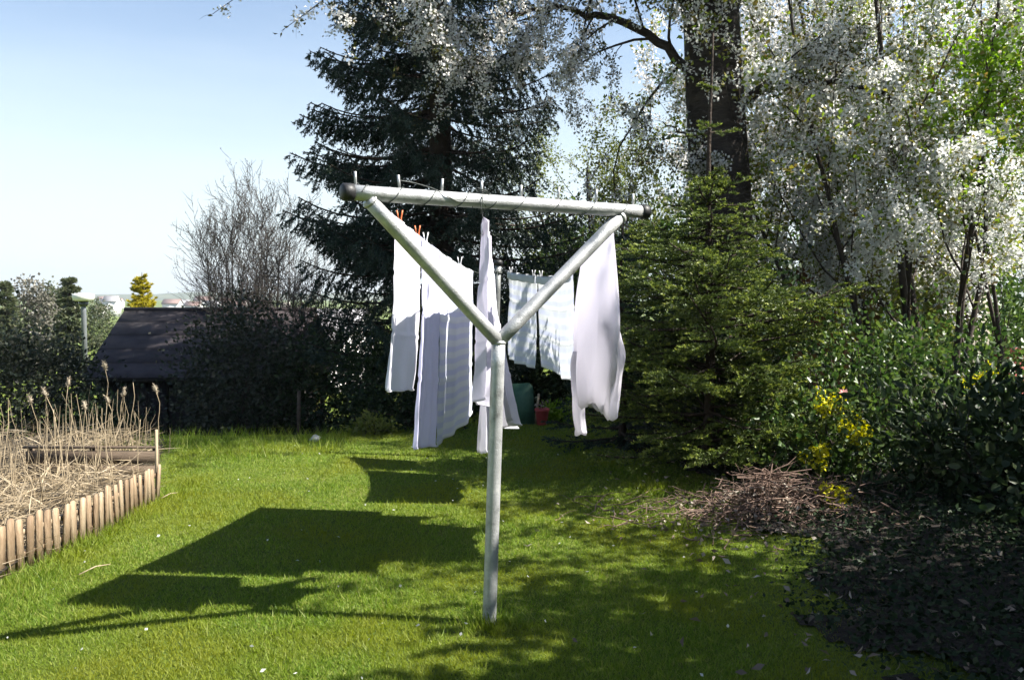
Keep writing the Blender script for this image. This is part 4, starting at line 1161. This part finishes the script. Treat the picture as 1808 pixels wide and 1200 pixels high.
# ground cover and litter in the border
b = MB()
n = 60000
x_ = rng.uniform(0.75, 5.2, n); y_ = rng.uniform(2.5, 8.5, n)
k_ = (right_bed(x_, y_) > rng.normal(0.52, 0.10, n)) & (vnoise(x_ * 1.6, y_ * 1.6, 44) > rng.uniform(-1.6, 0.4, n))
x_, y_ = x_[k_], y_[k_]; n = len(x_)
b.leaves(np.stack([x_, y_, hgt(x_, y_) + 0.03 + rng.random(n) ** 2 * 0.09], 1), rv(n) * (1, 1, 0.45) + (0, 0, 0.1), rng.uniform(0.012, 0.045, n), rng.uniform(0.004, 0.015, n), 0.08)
tag(b.build('ground_cover', M['ivy']), 'ivy like ground cover, colour darkened to deepen the border shade', 'ground cover', kind='stuff')
b = MB()
n = 1100
x_ = rng.uniform(0.2, 4.6, n); y_ = rng.uniform(2.7, 7.5, n)
k_ = right_bed(x_, y_) > rng.normal(0.0, 0.28, n)
x_, y_ = x_[k_], y_[k_]; n = len(x_)
b.leaves(np.stack([x_, y_, hgt(x_, y_) + 0.04 + rng.random(n) * 0.05], 1), rv(n) * (1, 1, 0.3), rng.uniform(0.02, 0.06, n), rng.uniform(0.004, 0.016, n), 0.15)
tag(b.build('leaf_litter', M['dead_leaf']), 'pale dead leaves and bits lying in the shaded border', 'leaf litter', kind='stuff')
b = MB()
n = 70
x_ = rng.uniform(-2.4, 1.0, n); y_ = np.exp(rng.uniform(math.log(2.9), math.log(8.2), n))
b.leaves(np.stack([x_, y_, hgt(x_, y_) + 0.03 + 0.02 * rng.random(n)], 1), rv(n) * (1, 1, 0.3) , rng.uniform(0.008, 0.026, n), rng.uniform(0.003, 0.010, n), 0.1)
tag(b.build('fallen_petals', M['petal_white']), 'white petals and daisies scattered on the lawn', 'petals', kind='stuff')


# ------------------------------------------------------------------ picket fence, straw bed, reeds
def fence(label, x0, y0, x1, y1, n, h0, h1):
    root = empty('picket_fence', (x0, y0, float(hgt(x0, y0))), label, 'fence', 'low picket fence panels along the bed')
    a, bb = np.array((x0, y0, 0.0)), np.array((x1, y1, 0.0))
    d_ = unit(bb - a); nrm = np.array((d_[1], -d_[0], 0))
    rz = math.atan2(d_[1], d_[0])
    for k in range(n):
        f = k / (n - 1)
        p = a + (bb - a) * f
        z_ = float(hgt(p[0], p[1]))
        h = (h0 + (h1 - h0) * f) * rng.uniform(0.95, 1.05)
        w = 0.050
        b_ = MB()
        outl = [(-w / 2, -0.02), (w / 2, -0.02), (w / 2, h - 0.02), (w * 0.3, h - 0.004), (0, h), (-w * 0.3, h - 0.004), (-w / 2, h - 0.02)]
        t1_, t2_ = rng.normal(0, 0.03), rng.normal(0, 0.025)
        b_.poly(outl, 0.011, p + (0, 0, z_), d_, unit(np.array((0, 0, 1.0)) + d_ * t1_ + nrm * t2_), nrm)
        b_.build('picket', M['picket'], root)
    for zz in (0.07, 0.19):
        b_ = MB(); c_ = (a + bb) / 2 - nrm * 0.012
        b_.box(c_ + (0, 0, zz * (h0 + h1) / 2 / 0.28 + float(hgt(c_[0], c_[1]))), (np.linalg.norm(bb - a) + 0.05, 0.02, 0.032), rz=rz)
        b_.build('rail', M['picket'], root)


f1, f2, f3, f4 = at(-120, 1085, 3.95), at(157, 957, 5.06), at(168, 961, 5.10), at(277, 884, 6.08)
fence('nearer panel of the low wooden picket fence, cut by the left edge', f1[0], f1[1], f2[0], f2[1], 17, 0.30, 0.27)
fence('farther panel of the low wooden picket fence, ending at the dry stalks', f3[0], f3[1], f4[0], f4[1], 14, 0.28, 0.24)

b = MB()
n = 9000
x_ = -2.70 - np.abs(rng.normal(0, 1.4, n)); y_ = rng.uniform(3.8, 8.6, n)
k_ = (x_ > -7) & (x_ < -2.70 - 0.42 * np.maximum(0, y_ - 6.1))
x_, y_ = x_[k_], y_[k_]; n = len(x_)
mound = 0.12 * (0.6 + 0.4 * vnoise(x_ * 1.5, y_ * 1.5, 51)) * ss(-2.6, -3.1, x_)
P = np.stack([x_, y_, hgt(x_, y_) + 0.02 + rng.random(n) * (mound + 0.05)], 1)
b.leaves(P, rv(n) * (1, 1, 0.28) + (0, 0, 0.12), rng.uniform(0.08, 0.38, n), rng.uniform(0.0015, 0.005, n), 0.06)
tag(b.build('dry_straw', M['straw']), 'tangled dry straw covering the bed behind the picket fence', 'straw', kind='stuff')

b = MB()
for k in range(260):                                   # thin dead stems standing in the straw, too many to count
    yy = rng.uniform(5.2, 8.3); xx = -2.75 - 0.35 * max(0, yy - 6.1) - abs(rng.normal(0, 1.1))
    if xx < -6: continue
    hh = rng.uniform(0.15, 0.55) * (1.4 if rng.random() < 0.15 else 1)
    p0 = np.array((xx, yy, float(hgt(xx, yy)) - 0.01)); tp_ = p0 + np.array((rng.normal(0, 0.16), rng.normal(0, 0.1), 1.0)) * hh
    b.tube([p0, p0 * .6 + tp_ * .4 + rv(1, .012)[0], p0 * .25 + tp_ * .75 + rv(1, .012)[0], tp_], [0.003, 0.0026, 0.002, 0.0014], 4, cap=False)
tag(b.build('dead_stems', M['stalk']), 'thin dead plant stems standing in the straw bed', 'stems', kind='stuff')
reeds = [(55, 712, 6.6, 90, 880), (82, 700, 6.4, 120, 890), (95, 722, 6.8, 105, 870), (120, 682, 7.0, 108, 830), (150, 722, 7.2, 152, 830), (98, 735, 6.9, 98, 860), (186, 652, 7.3, 188, 800), (192, 712, 7.0, 205, 830), (217, 700, 7.2, 212, 850), (235, 675, 7.4, 224, 820), (276, 692, 7.4, 278, 830), (238, 728, 7.0, 222, 860), (248, 740, 6.6, 240, 870), (180, 720, 6.6, 178, 880), (22, 800, 5.9, 25, 950), (45, 830, 5.6, 65, 930), (300, 755, 7.9, 298, 830), (170, 800, 5.9, 178, 890)]
mats_r = ['seed head round and pale', 'bare and straight', 'slightly bent']
for k, (tx_, ty_, dd, bx_, by_) in enumerate(reeds):
    tip = at(tx_, ty_, dd)
    foot = at(bx_, by_, dd); foot[2] = float(hgt(foot[0], foot[1])) - 0.02
    headed = k in (0, 1, 3, 4, 6, 7, 8, 10)
    root = empty('dry_reed', (foot[0], foot[1], foot[2] + 0.02), None, 'reed', 'dry reeds standing in the straw bed')
    pts = np.linspace(foot, tip, 9); pts[1:-1] += np.cumsum(rv(7, 0.008), 0) * 0.8
    b = MB(); b.tube(pts, np.linspace(0.004, 0.0022, 9), 6); b.build('stem', M['stalk'], root, True)
    if headed:
        b = MB(); s_ = np.linspace(0, 1, 8)
        b.tube(tip + unit(pts[-1] - pts[-2]) * (s_ * 0.065)[:, None], 0.003 + 0.010 * np.sin(np.pi * s_) ** 0.7, 8)
        b.leaves(np.repeat(tip[None], 60, 0) + unit(pts[-1] - pts[-2]) * (rng.random(60) * 0.07)[:, None], rv(60) + (0, 0, 0.6), 0.03, 0.003)
        b.build('seed_head', M['seed_fluff'], root)
    lab = ('pale dry reed with fluffy seed head, ' if headed else 'bare dry reed stalk, ') + {
        0: 'the leftmost headed one', 1: 'second headed one from the left', 2: 'leaning beside the second headed reed', 3: 'third headed one from the left, thin and tall', 4: 'short and faint before the shed hedge',
        5: 'upright between the two leftmost pairs', 6: 'the tallest, before the left edge of the shed', 7: 'just right of the tallest reed', 8: 'right of centre in the bed',
        9: 'thin and tall before the shed wall', 10: 'hooked top, at the end of the picket fence', 11: 'bent left, nearer the far picket panel', 12: 'rightmost straight one above the far picket panel',
        13: 'rising from the middle of the straw', 14: 'at the left edge, low over the near pickets', 15: 'leaning left low over the near pickets', 16: 'standing alone right of the fence end', 17: 'short, behind the gap between the fence panels'}[k]
    root['label'] = lab
stake = at(276, 758, 6.15); sf = at(277, 880, 6.15)
b = MB(); b.tube([(sf[0], sf[1], -0.02), stake * .5 + sf * .5, stake], [0.012, 0.011, 0.010], 8)
tag(b.build('wooden_stake', M['stalk'], None, True, origin=(sf[0], sf[1], 0)), 'pale thin stake at the far end of the picket fence', 'stake')
for k, (a_, c_, lab) in enumerate((((140, 1030, 4.35), (195, 1008, 4.5), 'long pale straw lying on the lawn near the fence'), ((285, 884, 6.0), (315, 876, 6.15), 'short pale straw lying on the lawn at the fence end'))):
    p0, p1 = at(*a_), at(*c_)
    p0[2] = hgt(p0[0], p0[1]) + 0.025; p1[2] = hgt(p1[0], p1[1]) + 0.03
    b = MB(); b.tube([p0, (p0 + p1) / 2 + (0, 0.01, 0.012), p1], [0.003, 0.0035, 0.002], 5)
    tag(b.build('loose_straw', M['stalk'], None, True, origin=p0), lab, 'straw', 'loose straws on the lawn')
# timber edging of the compost bed behind the reeds
bx = empty('bed_frame', (-3.4, 6.9, 0), 'low timber frame of the raised bed behind the reeds', 'raised bed')
for zz, hh in ((0.05, 0.10), (0.165, 0.10)):
    b = MB(); b.box((-3.42, 6.85, zz), (1.05, 0.025, hh)); b.build('board', M['board'], bx)
for xx in (-3.93, -3.42, -2.91):
    b = MB(); b.box((xx, 6.89, 0.12), (0.04, 0.04, 0.26)); b.build('corner_post', M['board'], bx)
b = MB(); b.box((-3.42, 6.855, 0.245), (1.1, 0.035, 0.016)); b.build('top_rail', M['board'], bx)


# ------------------------------------------------------------------ shed and buildings
shed = empty('garden_shed', (-4.5, 12.9, -1.05), 'dark wooden shed with pitched felt roof in the shade at left', 'shed')
x0, x1, yf, yb, zb0, ze, zr = -5.75, -3.15, 11.75, 14.2, -1.08, 0.43, 1.24
ym = (yf + yb) / 2
nbd = 19
for k in range(nbd):
    xa = x0 + (x1 - x0) * k / nbd; w = (x1 - x0) / nbd
    if 0.36 < (k + .5) / nbd < 0.62: continue
    b = MB(); b.box((xa + w / 2, yf + rng.uniform(-0.004, 0.004), (zb0 + ze) / 2), (w - 0.008, 0.022, ze - zb0)); b.build('board', M['shed_wood'], shed)
b = MB(); b.box(((x0 + x1) / 2, yb, (zb0 + ze) / 2), (x1 - x0, 0.03, ze - zb0))
for xx in (x0, x1):
    b.box((xx, ym, (zb0 + ze) / 2), (0.03, yb - yf - 0.05, ze - zb0))
    b.poly([(yf - ym, 0), (yb - ym, 0), (0, zr - ze)], 0.03, (xx - 0.015, ym, ze), (0, 1, 0), (0, 0, 1), (1, 0, 0))
b.build('wall', M['shed_wood'], shed)
dr_ = MB(); xd0, xd1 = x0 + 0.37 * (x1 - x0), x0 + 0.62 * (x1 - x0)
dr_.box(((xd0 + xd1) / 2, yf + 0.05, (zb0 + ze) / 2 - 0.04), (xd1 - xd0 - 0.02, 0.025, ze - zb0 - 0.12))
door = dr_.build('door', M['shed_wood'], shed)
b = MB(); b.tube([(xd1 - 0.1, yf + 0.03, -0.35), (xd1 - 0.1, yf + 0.0, -0.35), (xd1 - 0.1, yf + 0.0, -0.47), (xd1 - 0.1, yf + 0.03, -0.47)], 0.008, 6); b.build('handle', M['galv_old'], door)
b = MB(); b.box(((xd0 + xd1) / 2, yf - 0.015, ze - 0.055), (xd1 - xd0 + 0.12, 0.03, 0.09)); b.build('lintel', M['shed_wood'], shed)
ov = 0.16
for sgn in (-1, 1):
    ye = yf - ov if sgn < 0 else yb + ov
    slope = (zr - ze) / (ym - yf)
    zeave = ze - slope * ov
    nstrip = 5
    for k in range(nstrip):
        fa, fb = k / nstrip, (k + 1) / nstrip + 0.02
        ya_, yb_ = ye + (ym - ye) * fa, ye + (ym - ye) * min(1, fb)
        za_, zb_ = zeave + (zr - zeave) * fa + 0.035 + 0.006, zeave + (zr - zeave) * min(1, fb) + 0.035
        b = MB()
        v = np.array([(x0 - ov, ya_, za_), (x1 + ov, ya_, za_), (x1 + ov, yb_, zb_), (x0 - ov, yb_, zb_)])
        v = np.vstack([v, v - (0, 0, 0.012)])
        b.add(v, [[0, 1, 2, 3], [7, 6, 5, 4], [0, 4, 5, 1], [1, 5, 6, 2], [2, 6, 7, 3], [3, 7, 4, 0]]); b.build('felt_strip', M['felt'], shed)
    b = MB()
    v = np.array([(x0 - ov + .01, ye + .01, zeave), (x1 + ov - .01, ye + .01, zeave), (x1 + ov - .01, ym, zr), (x0 - ov + .01, ym, zr)])
    v = np.vstack([v + (0, 0, 0.022), v - (0, 0, 0.02)])
    b.add(v, [[0, 1, 2, 3], [7, 6, 5, 4], [0, 4, 5, 1], [1, 5, 6, 2], [2, 6, 7, 3], [3, 7, 4, 0]]); b.build('roof_deck', M['shed_wood'], shed)
b = MB(); b.tube([(x0 - ov, ym, zr + 0.035), (x1 + ov, ym, zr + 0.035)], 0.035, 8); b.build('ridge', M['felt'], shed)
b = MB(); b.box((-4.55, 11.0, -0.62), (1.1, 0.6, 0.16), rx=0.05)
st = b.build('shed_step', M['felt'], None, origin=(-4.55, 11.0, -0.7)); tag(st, 'grey slab step before the dark shed door', 'step')

# house beyond the trees, partly hidden by the spruce
def house(name, label, x0, x1, y0, y1, zg, ze, zr, roof, wins, group=None, ridge_x=True, chim=True):
    root = empty(name, ((x0 + x1) / 2, (y0 + y1) / 2, zg), label, 'house', group)
    b_ = MB(); ym_, xm_ = (y0 + y1) / 2, (x0 + x1) / 2
    b_.box((xm_, ym_, (zg + ze) / 2), (x1 - x0, y1 - y0, ze - zg))
    hx, hy = (x1 - x0) / 2, (y1 - y0) / 2
    if ridge_x:
        for xx, s_ in ((x0, 1), (x1, -1)):
            b_.poly([(-hy, 0), (hy, 0), (0, zr - ze)], 0.1 * s_, (xx, ym_, ze), (0, 1, 0), (0, 0, 1), (1, 0, 0))
    b_.build('wall', M['house_wall'], root)
    o_ = 0.05 * (x1 - x0)
    b_ = MB()
    for s_ in (-1, 1):
        ye_ = ym_ + s_ * (hy + o_); zl = ze - (zr - ze) / hy * o_
        v = np.array([(x0 - o_, ye_, zl), (x1 + o_, ye_, zl), (x1 + o_, ym_, zr), (x0 - o_, ym_, zr)])
        th_ = 0.03 * (zr - zg)
        v = np.vstack([v + (0, 0, th_), v + (0, 0, 0.004)])
        b_.add(v, [[0, 1, 2, 3], [7, 6, 5, 4], [0, 4, 5, 1], [1, 5, 6, 2], [2, 6, 7, 3], [3, 7, 4, 0]])
    r_ = b_.build('roof', M[roof], root)
    if chim:
        b_ = MB(); b_.box((x0 + 0.3 * (x1 - x0), ym_, zr + 0.02 * (x1 - x0)), (0.07 * (x1 - x0), 0.07 * (x1 - x0), 0.14 * (x1 - x0))); b_.build('chimney', M['mortar'], r_)
    for fx, fz, fw, fh in wins:
        w_ = (x1 - x0)
        b_ = MB(); b_.box((x0 + fx * w_, y0 - 0.02, zg + fz * (ze - zg)), (fw * w_, 0.08, fh * (ze - zg))); f_ = b_.build('window', M['white_paint'], root)
        b_ = MB(); b_.box((x0 + fx * w_, y0 - 0.05, zg + fz * (ze - zg)), (fw * w_ * 0.8, 0.06, fh * (ze - zg) * 0.85)); b_.build('pane', M['glass'], f_)
    return root


house('white_house', 'white house with grey roof seen between the shed and the spruce', -9.0, -5.2, 26, 33, -3.0, 0.15, 0.95, 'grey_roof', [(0.6, 0.6, 0.12, 0.3), (0.85, 0.6, 0.12, 0.3)])
g2 = np.random.default_rng(77)
spots = []
for k, (px, dd, w, hh, rf) in enumerate([(172, 560, 8, 7, 'red_roof'), (183, 700, 9, 9, 'grey_roof'), (193, 620, 10, 12, 'grey_roof'), (201, 820, 12, 9, 'red_roof'), (178, 980, 11, 9, 'red_roof'), (300, 640, 12, 10, 'red_roof'), (318, 720, 12, 9, 'grey_roof'), (338, 600, 10, 9, 'red_roof'), (356, 760, 14, 11, 'red_roof'), (377, 660, 11, 9, 'grey_roof'), (398, 700, 12, 10, 'red_roof'), (418, 620, 11, 9, 'red_roof'), (440, 760, 13, 10, 'grey_roof'), (462, 680, 12, 9, 'red_roof')]):
    c = at(px, 530, dd); zg = float(hgt(c[0], c[1])) - 0.5
    lab = {0: 'tiny red roofed house right of the lamp, nearest of the far town', 1: 'tiny grey roofed white house right of the lamp', 2: 'tall white block beside the shed ridge end in the far town', 3: 'far white house touching the left end of the shed ridge', 4: 'farthest tiny house between lamp and shed'}.get(k, 'small far white house seen through the bare tree twigs, %s from the left' % ['first', 'second', 'third', 'fourth', 'fifth', 'sixth', 'seventh', 'eighth', 'ninth'][max(0, k - 5)])
    house('far_house', lab, c[0] - w / 2, c[0] + w / 2, dd, dd + w * 0.8, zg, zg + hh * 0.95, zg + hh * 1.25, rf, [(0.3, 0.6, 0.14, 0.2), (0.7, 0.6, 0.14, 0.2)], 'far town houses', chim=False)

# wooded ridge on the horizon
b = MB()
hx_ = np.linspace(-2400, 2000, 120)
prof = 9 + 6 * vnoise(hx_ / 260, hx_ * 0, 5) + 2 * vnoise(hx_ / 50, hx_ * 0, 6)
rows = []
for f, zf in ((0, 0.0), (0.3, 0.45), (0.6, 0.85), (1.0, 1.0), (1.6, 0.7), (2.6, 0.0)):
    rows.append(np.stack([hx_, np.full_like(hx_, 1450 + 300 * f), -8 + (prof + 8) * zf], 1))
v = np.array(rows); nn = len(hx_)
ii = np.arange(5)[:, None] * nn + np.arange(nn - 1)[None, :]
b.add(v.reshape(-1, 3), np.stack([ii, ii + 1, ii + nn + 1, ii + nn], -1).reshape(-1, 4))
tag(b.build('hills', M['far_hill'], smooth=True), 'low wooded ridge on the horizon', kind='structure')

# right-hand garden house behind the serviceberry
gh = empty('garden_house', (5.3, 12.6, 0), 'brown and beige garden house half hidden behind the white blossom', 'garden house')
b = MB(); b.box((5.95, 12.6, 0.95), (1.5, 1.4, 2.1)); wl = b.build('wall', M['render'], gh)
for k in range(13):
    b = MB(); b.box((4.62, 11.95 + rng.uniform(-.003, .003), 0.08 + k * 0.145), (1.1, 0.025, 0.138)); b.build('board', M['brown_wood'], gh)
b = MB(); b.box((4.62, 12.6, 0.95), (1.12, 1.25, 1.9)); b.build('wall', M['brown_wood'], gh)
b = MB(); b.box((5.3, 12.5, 2.06), (3.3, 2.2, 0.10), rx=0.05); b.build('roof', M['dark_roof'], gh)
for xx in (5.17, 5.24):
    b = MB(); b.box((xx - 0.02, 11.8, 0.98), (0.05, 0.06, 1.98)); b.build('corner_post', M['white_paint'], gh)
b = MB(); b.box((6.05, 11.89, 1.3), (0.7, 0.05, 0.75)); wf = b.build('window', M['white_paint'], gh)
for sx in (-0.165, 0.165):
    b = MB(); b.box((6.05 + sx, 11.86, 1.3), (0.27, 0.03, 0.63)); b.build('pane', M['glass'], wf)

# low red brick wall and pale paving at the right edge
bw = empty('brick_wall', (6.5, 10.4, 0), 'low red brick wall at the right edge above the pale paving', 'wall')
b = MB(); b.box((6.62, 10.42, 0.55), (1.5, 0.2, 0.62)); b.build('mortar_core', M['mortar'], bw)
for r_ in range(8):
    for c_ in range(7):
        xx = 5.87 + c_ * 0.222 + (0.111 if r_ % 2 else 0)
        b = MB(); b.box((xx + 0.105, 10.318, 0.285 + r_ * 0.076), (0.21, 0.02, 0.066)); b.build('brick', M['brick'], bw)
pv = empty('paving', (6.0, 9.7, 0.0)); tag(pv, 'pale pinkish paving slabs in sun at the right edge', kind='structure')
for r_ in range(3):
    for c_ in range(5):
        b = MB(); b.box((5.25 + c_ * 0.44 - r_ * 0.05, 9.2 + r_ * 0.42, 0.19 + rng.uniform(-.004, .004)), (0.42, 0.40, 0.07)); b.build('slab', M['slab'], pv)

# green board and red pot at the end of the lawn
gb = empty('green_board', (0.05, 9.75, 0), 'mottled green board leaning upright at the end of the lawn', 'board')
b = MB(); c0 = at(916, 755, 9.75)
b.poly([(-0.17, 0), (0.185, 0), (0.165, 0.43), (0.12, 0.475), (-0.15, 0.46)], 0.02, (c0[0], 9.75, 0.0), (1, 0, 0), unit((0, 0.14, 1)), (0, 1, 0)); b.build('panel', M['green_board'], gb)
b = MB(); b.box((c0[0] + 0.21, 9.78, 0.17), (0.025, 0.025, 0.36), ry=0.12); b.build('prop', M['stalk'], gb)
c1 = at(957, 748, 9.7)
pot = empty('red_pot', (c1[0], c1[1], 0.0), 'red plant pot standing beside the green board', 'pot')
b = MB(); b.tube([(c1[0], c1[1], 0.0), (c1[0], c1[1], 0.005), (c1[0], c1[1], 0.16), (c1[0], c1[1], 0.165), (c1[0], c1[1], 0.19)], [0.05, 0.06, 0.078, 0.086, 0.086], 20); b.build('body', M['red_plastic'], pot, True)
b = MB(); clusters(b, np.repeat(np.array((c1[0], c1[1], 0.2))[None], 8, 0) + rv(8, .03), 4, 0.02, 0.04, 0.012); b.build('dry_plant', M['dead_leaf'], pot)
for px, py, dd in ((975, 728, 10.1), (1000, 735, 10.0), (1018, 742, 9.8)):
    pass
shrub('lawn_edge_plant', 'light green low plants with yellow flowers right of the red pot', 'plant', (0.6, 10.0, 0.08), (0.28, 0.15, 0.10), 40, 18, 0.05, 'leaf_fresh', 4, clump=0.05)
shrub('lawn_edge_plant', 'pale green low plants at the lawn edge under the blue duvet cover', 'plant', (-1.5, 9.1, 0.06), (0.22, 0.14, 0.08), 34, 16, 0.05, 'leaf_olive', 4, clump=0.05)
# white stone by the shrubs
c2 = at(557, 790, 8.5)
b = MB(); nth, nph = 14, 8
th, ph = np.meshgrid(np.linspace(0, 2 * np.pi, nth, endpoint=False), np.linspace(0.05, np.pi - 0.05, nph))
rad = 0.036 * (1 + 0.25 * np.sin(3 * th + 2 * ph) + 0.15 * np.cos(5 * ph + th))
loft(b, np.stack([c2[0] + rad * np.cos(th) * np.sin(ph) * 1.3, c2[1] + rad * np.sin(th) * np.sin(ph), float(hgt(c2[0], c2[1])) + 0.03 + rad * np.cos(ph)], -1))
tag(b.build('white_stone', M['stone'], None, True, origin=(c2[0], c2[1], float(hgt(c2[0], c2[1])))), 'rough white stone at the lawn edge before the dark shrubs', 'stone')
# plain posts by the shrubs
for px, py0, py1, dd, lab in ((528, 690, 790, 9.6, 'thin pale brown post before the dark shrubs, left'), (571, 600, 770, 11.6, 'dark upright post beside the yellow cypress')):
    a_, c_ = at(px, py0, dd), at(px, py1, dd)
    zg = float(hgt(c_[0], c_[1])) - 0.05
    b = MB(); b.tube([(c_[0], c_[1], zg), (c_[0], c_[1], (zg + a_[2]) / 2), a_], [0.024, 0.023, 0.021], 8)
    tag(b.build('wooden_post', M['board'], None, True, origin=(c_[0], c_[1], zg)), lab, 'post')

# ------------------------------------------------------------------ lamp, far trees
lp = at(147, 521, 22.0); zg = float(hgt(lp[0], lp[1]))
lamp = empty('street_lamp', (lp[0], lp[1], zg), 'white mushroom topped street lamp on a dark pole beyond the hedge', 'street lamp')
b = MB(); b.tube([(lp[0], lp[1], zg), (lp[0], lp[1], lp[2] - 0.42), (lp[0], lp[1], lp[2] - 0.13)], [0.07, 0.065, 0.06], 12); b.build('pole', M['lamp_post'], lamp, True)
b = MB(); b.tube([lp + (0, 0, z_) for z_ in (-0.15, -0.13, -0.02, 0.03, 0.055)], [0.18, 0.25, 0.27, 0.25, 0.10], 24); b.build('shade', M['lamp_white'], lamp, True)
b = MB(); b.tube([lp + (0, 0, z_) for z_ in (-0.30, -0.26, -0.15)], [0.07, 0.11, 0.12], 16); b.build('lens', M['glass'], lamp, True)
conifer('golden_conifer', 'small golden yellow conifer glowing in sun above the shed ridge', None, (at(250, 500, 25)[0], 25, -1.95), 4.15, lambda z: 0.95 * (1 - z / 4.2) ** 0.7 + 0.05, 0.17, 9, 0.0, 0.35, 0.12, 0.28, -0.3, 0.085, 0.016, 40, 'gold_needles', 0.06, z0=0.3, leader=0.15, up_needle=0.6, jit=0.2)
for px, top, dd, rr, kind, lab in ((8, 498, 34, 0.9, 'c', 'greyish conifer cut by the left edge on the skyline'), (55, 492, 38, 1.0, 'b', 'round grey green far tree, leftmost full one on the skyline'), (92, 505, 40, 0.9, 'b', 'low rounded far tree between the grey tree and the pointed conifer'), (122, 487, 33, 0.75, 'c', 'pointed dark far conifer just left of the street lamp'), (175, 532, 60, 1.0, 'b', 'small far bush right of the lamp pole')):
    tp_ = at(px, top, dd); zg = float(hgt(tp_[0], dd)) - 0.1
    H = tp_[2] - zg
    if kind == 'c':
        conifer('far_conifer', lab, 'trees on the left skyline', (tp_[0], dd, zg), H, lambda z, H=H, rr=rr: rr * (1 - z / H) ** 0.8 + 0.1, 0.35, 7, 0.0, 0.15, 0.22, 0.5, 0.1, 0.16, 0.05, 26, 'far_green', 0.09, z0=0.4, leader=0.1)
    else:
        shrub('far_tree', lab, 'tree', (tp_[0], dd, zg + H * 0.55), (rr, rr * 0.8, H * 0.45), 160, 24, 0.15, 'far_green' if px != 55 else 'far_grey', 10, group='trees on the left skyline', clump=0.2, ground=zg)

b = MB(); b.box((0, 1480, 25), (6000, 3000, 100))
hz_m, hz_t, hz_o = nt('haze')
hz_v = hz_t.nodes.new('ShaderNodeVolumePrincipled')
hz_v.inputs['Color'].default_value = (0.86, 0.92, 1.0, 1)
hz_v.inputs['Density'].default_value = 0.00030
hz_v.inputs['Anisotropy'].default_value = 0.3
hz_t.links.new(hz_v.outputs[0], hz_o.inputs['Volume'])
tag(b.build('haze', hz_m), 'pale summer haze over the far land', 'haze', kind='stuff')
print('objects', len(bpy.data.objects), 'tris', sum(len(o.data.loops) - 2 * len(o.data.polygons) for o in bpy.data.objects if o.type == 'MESH'))
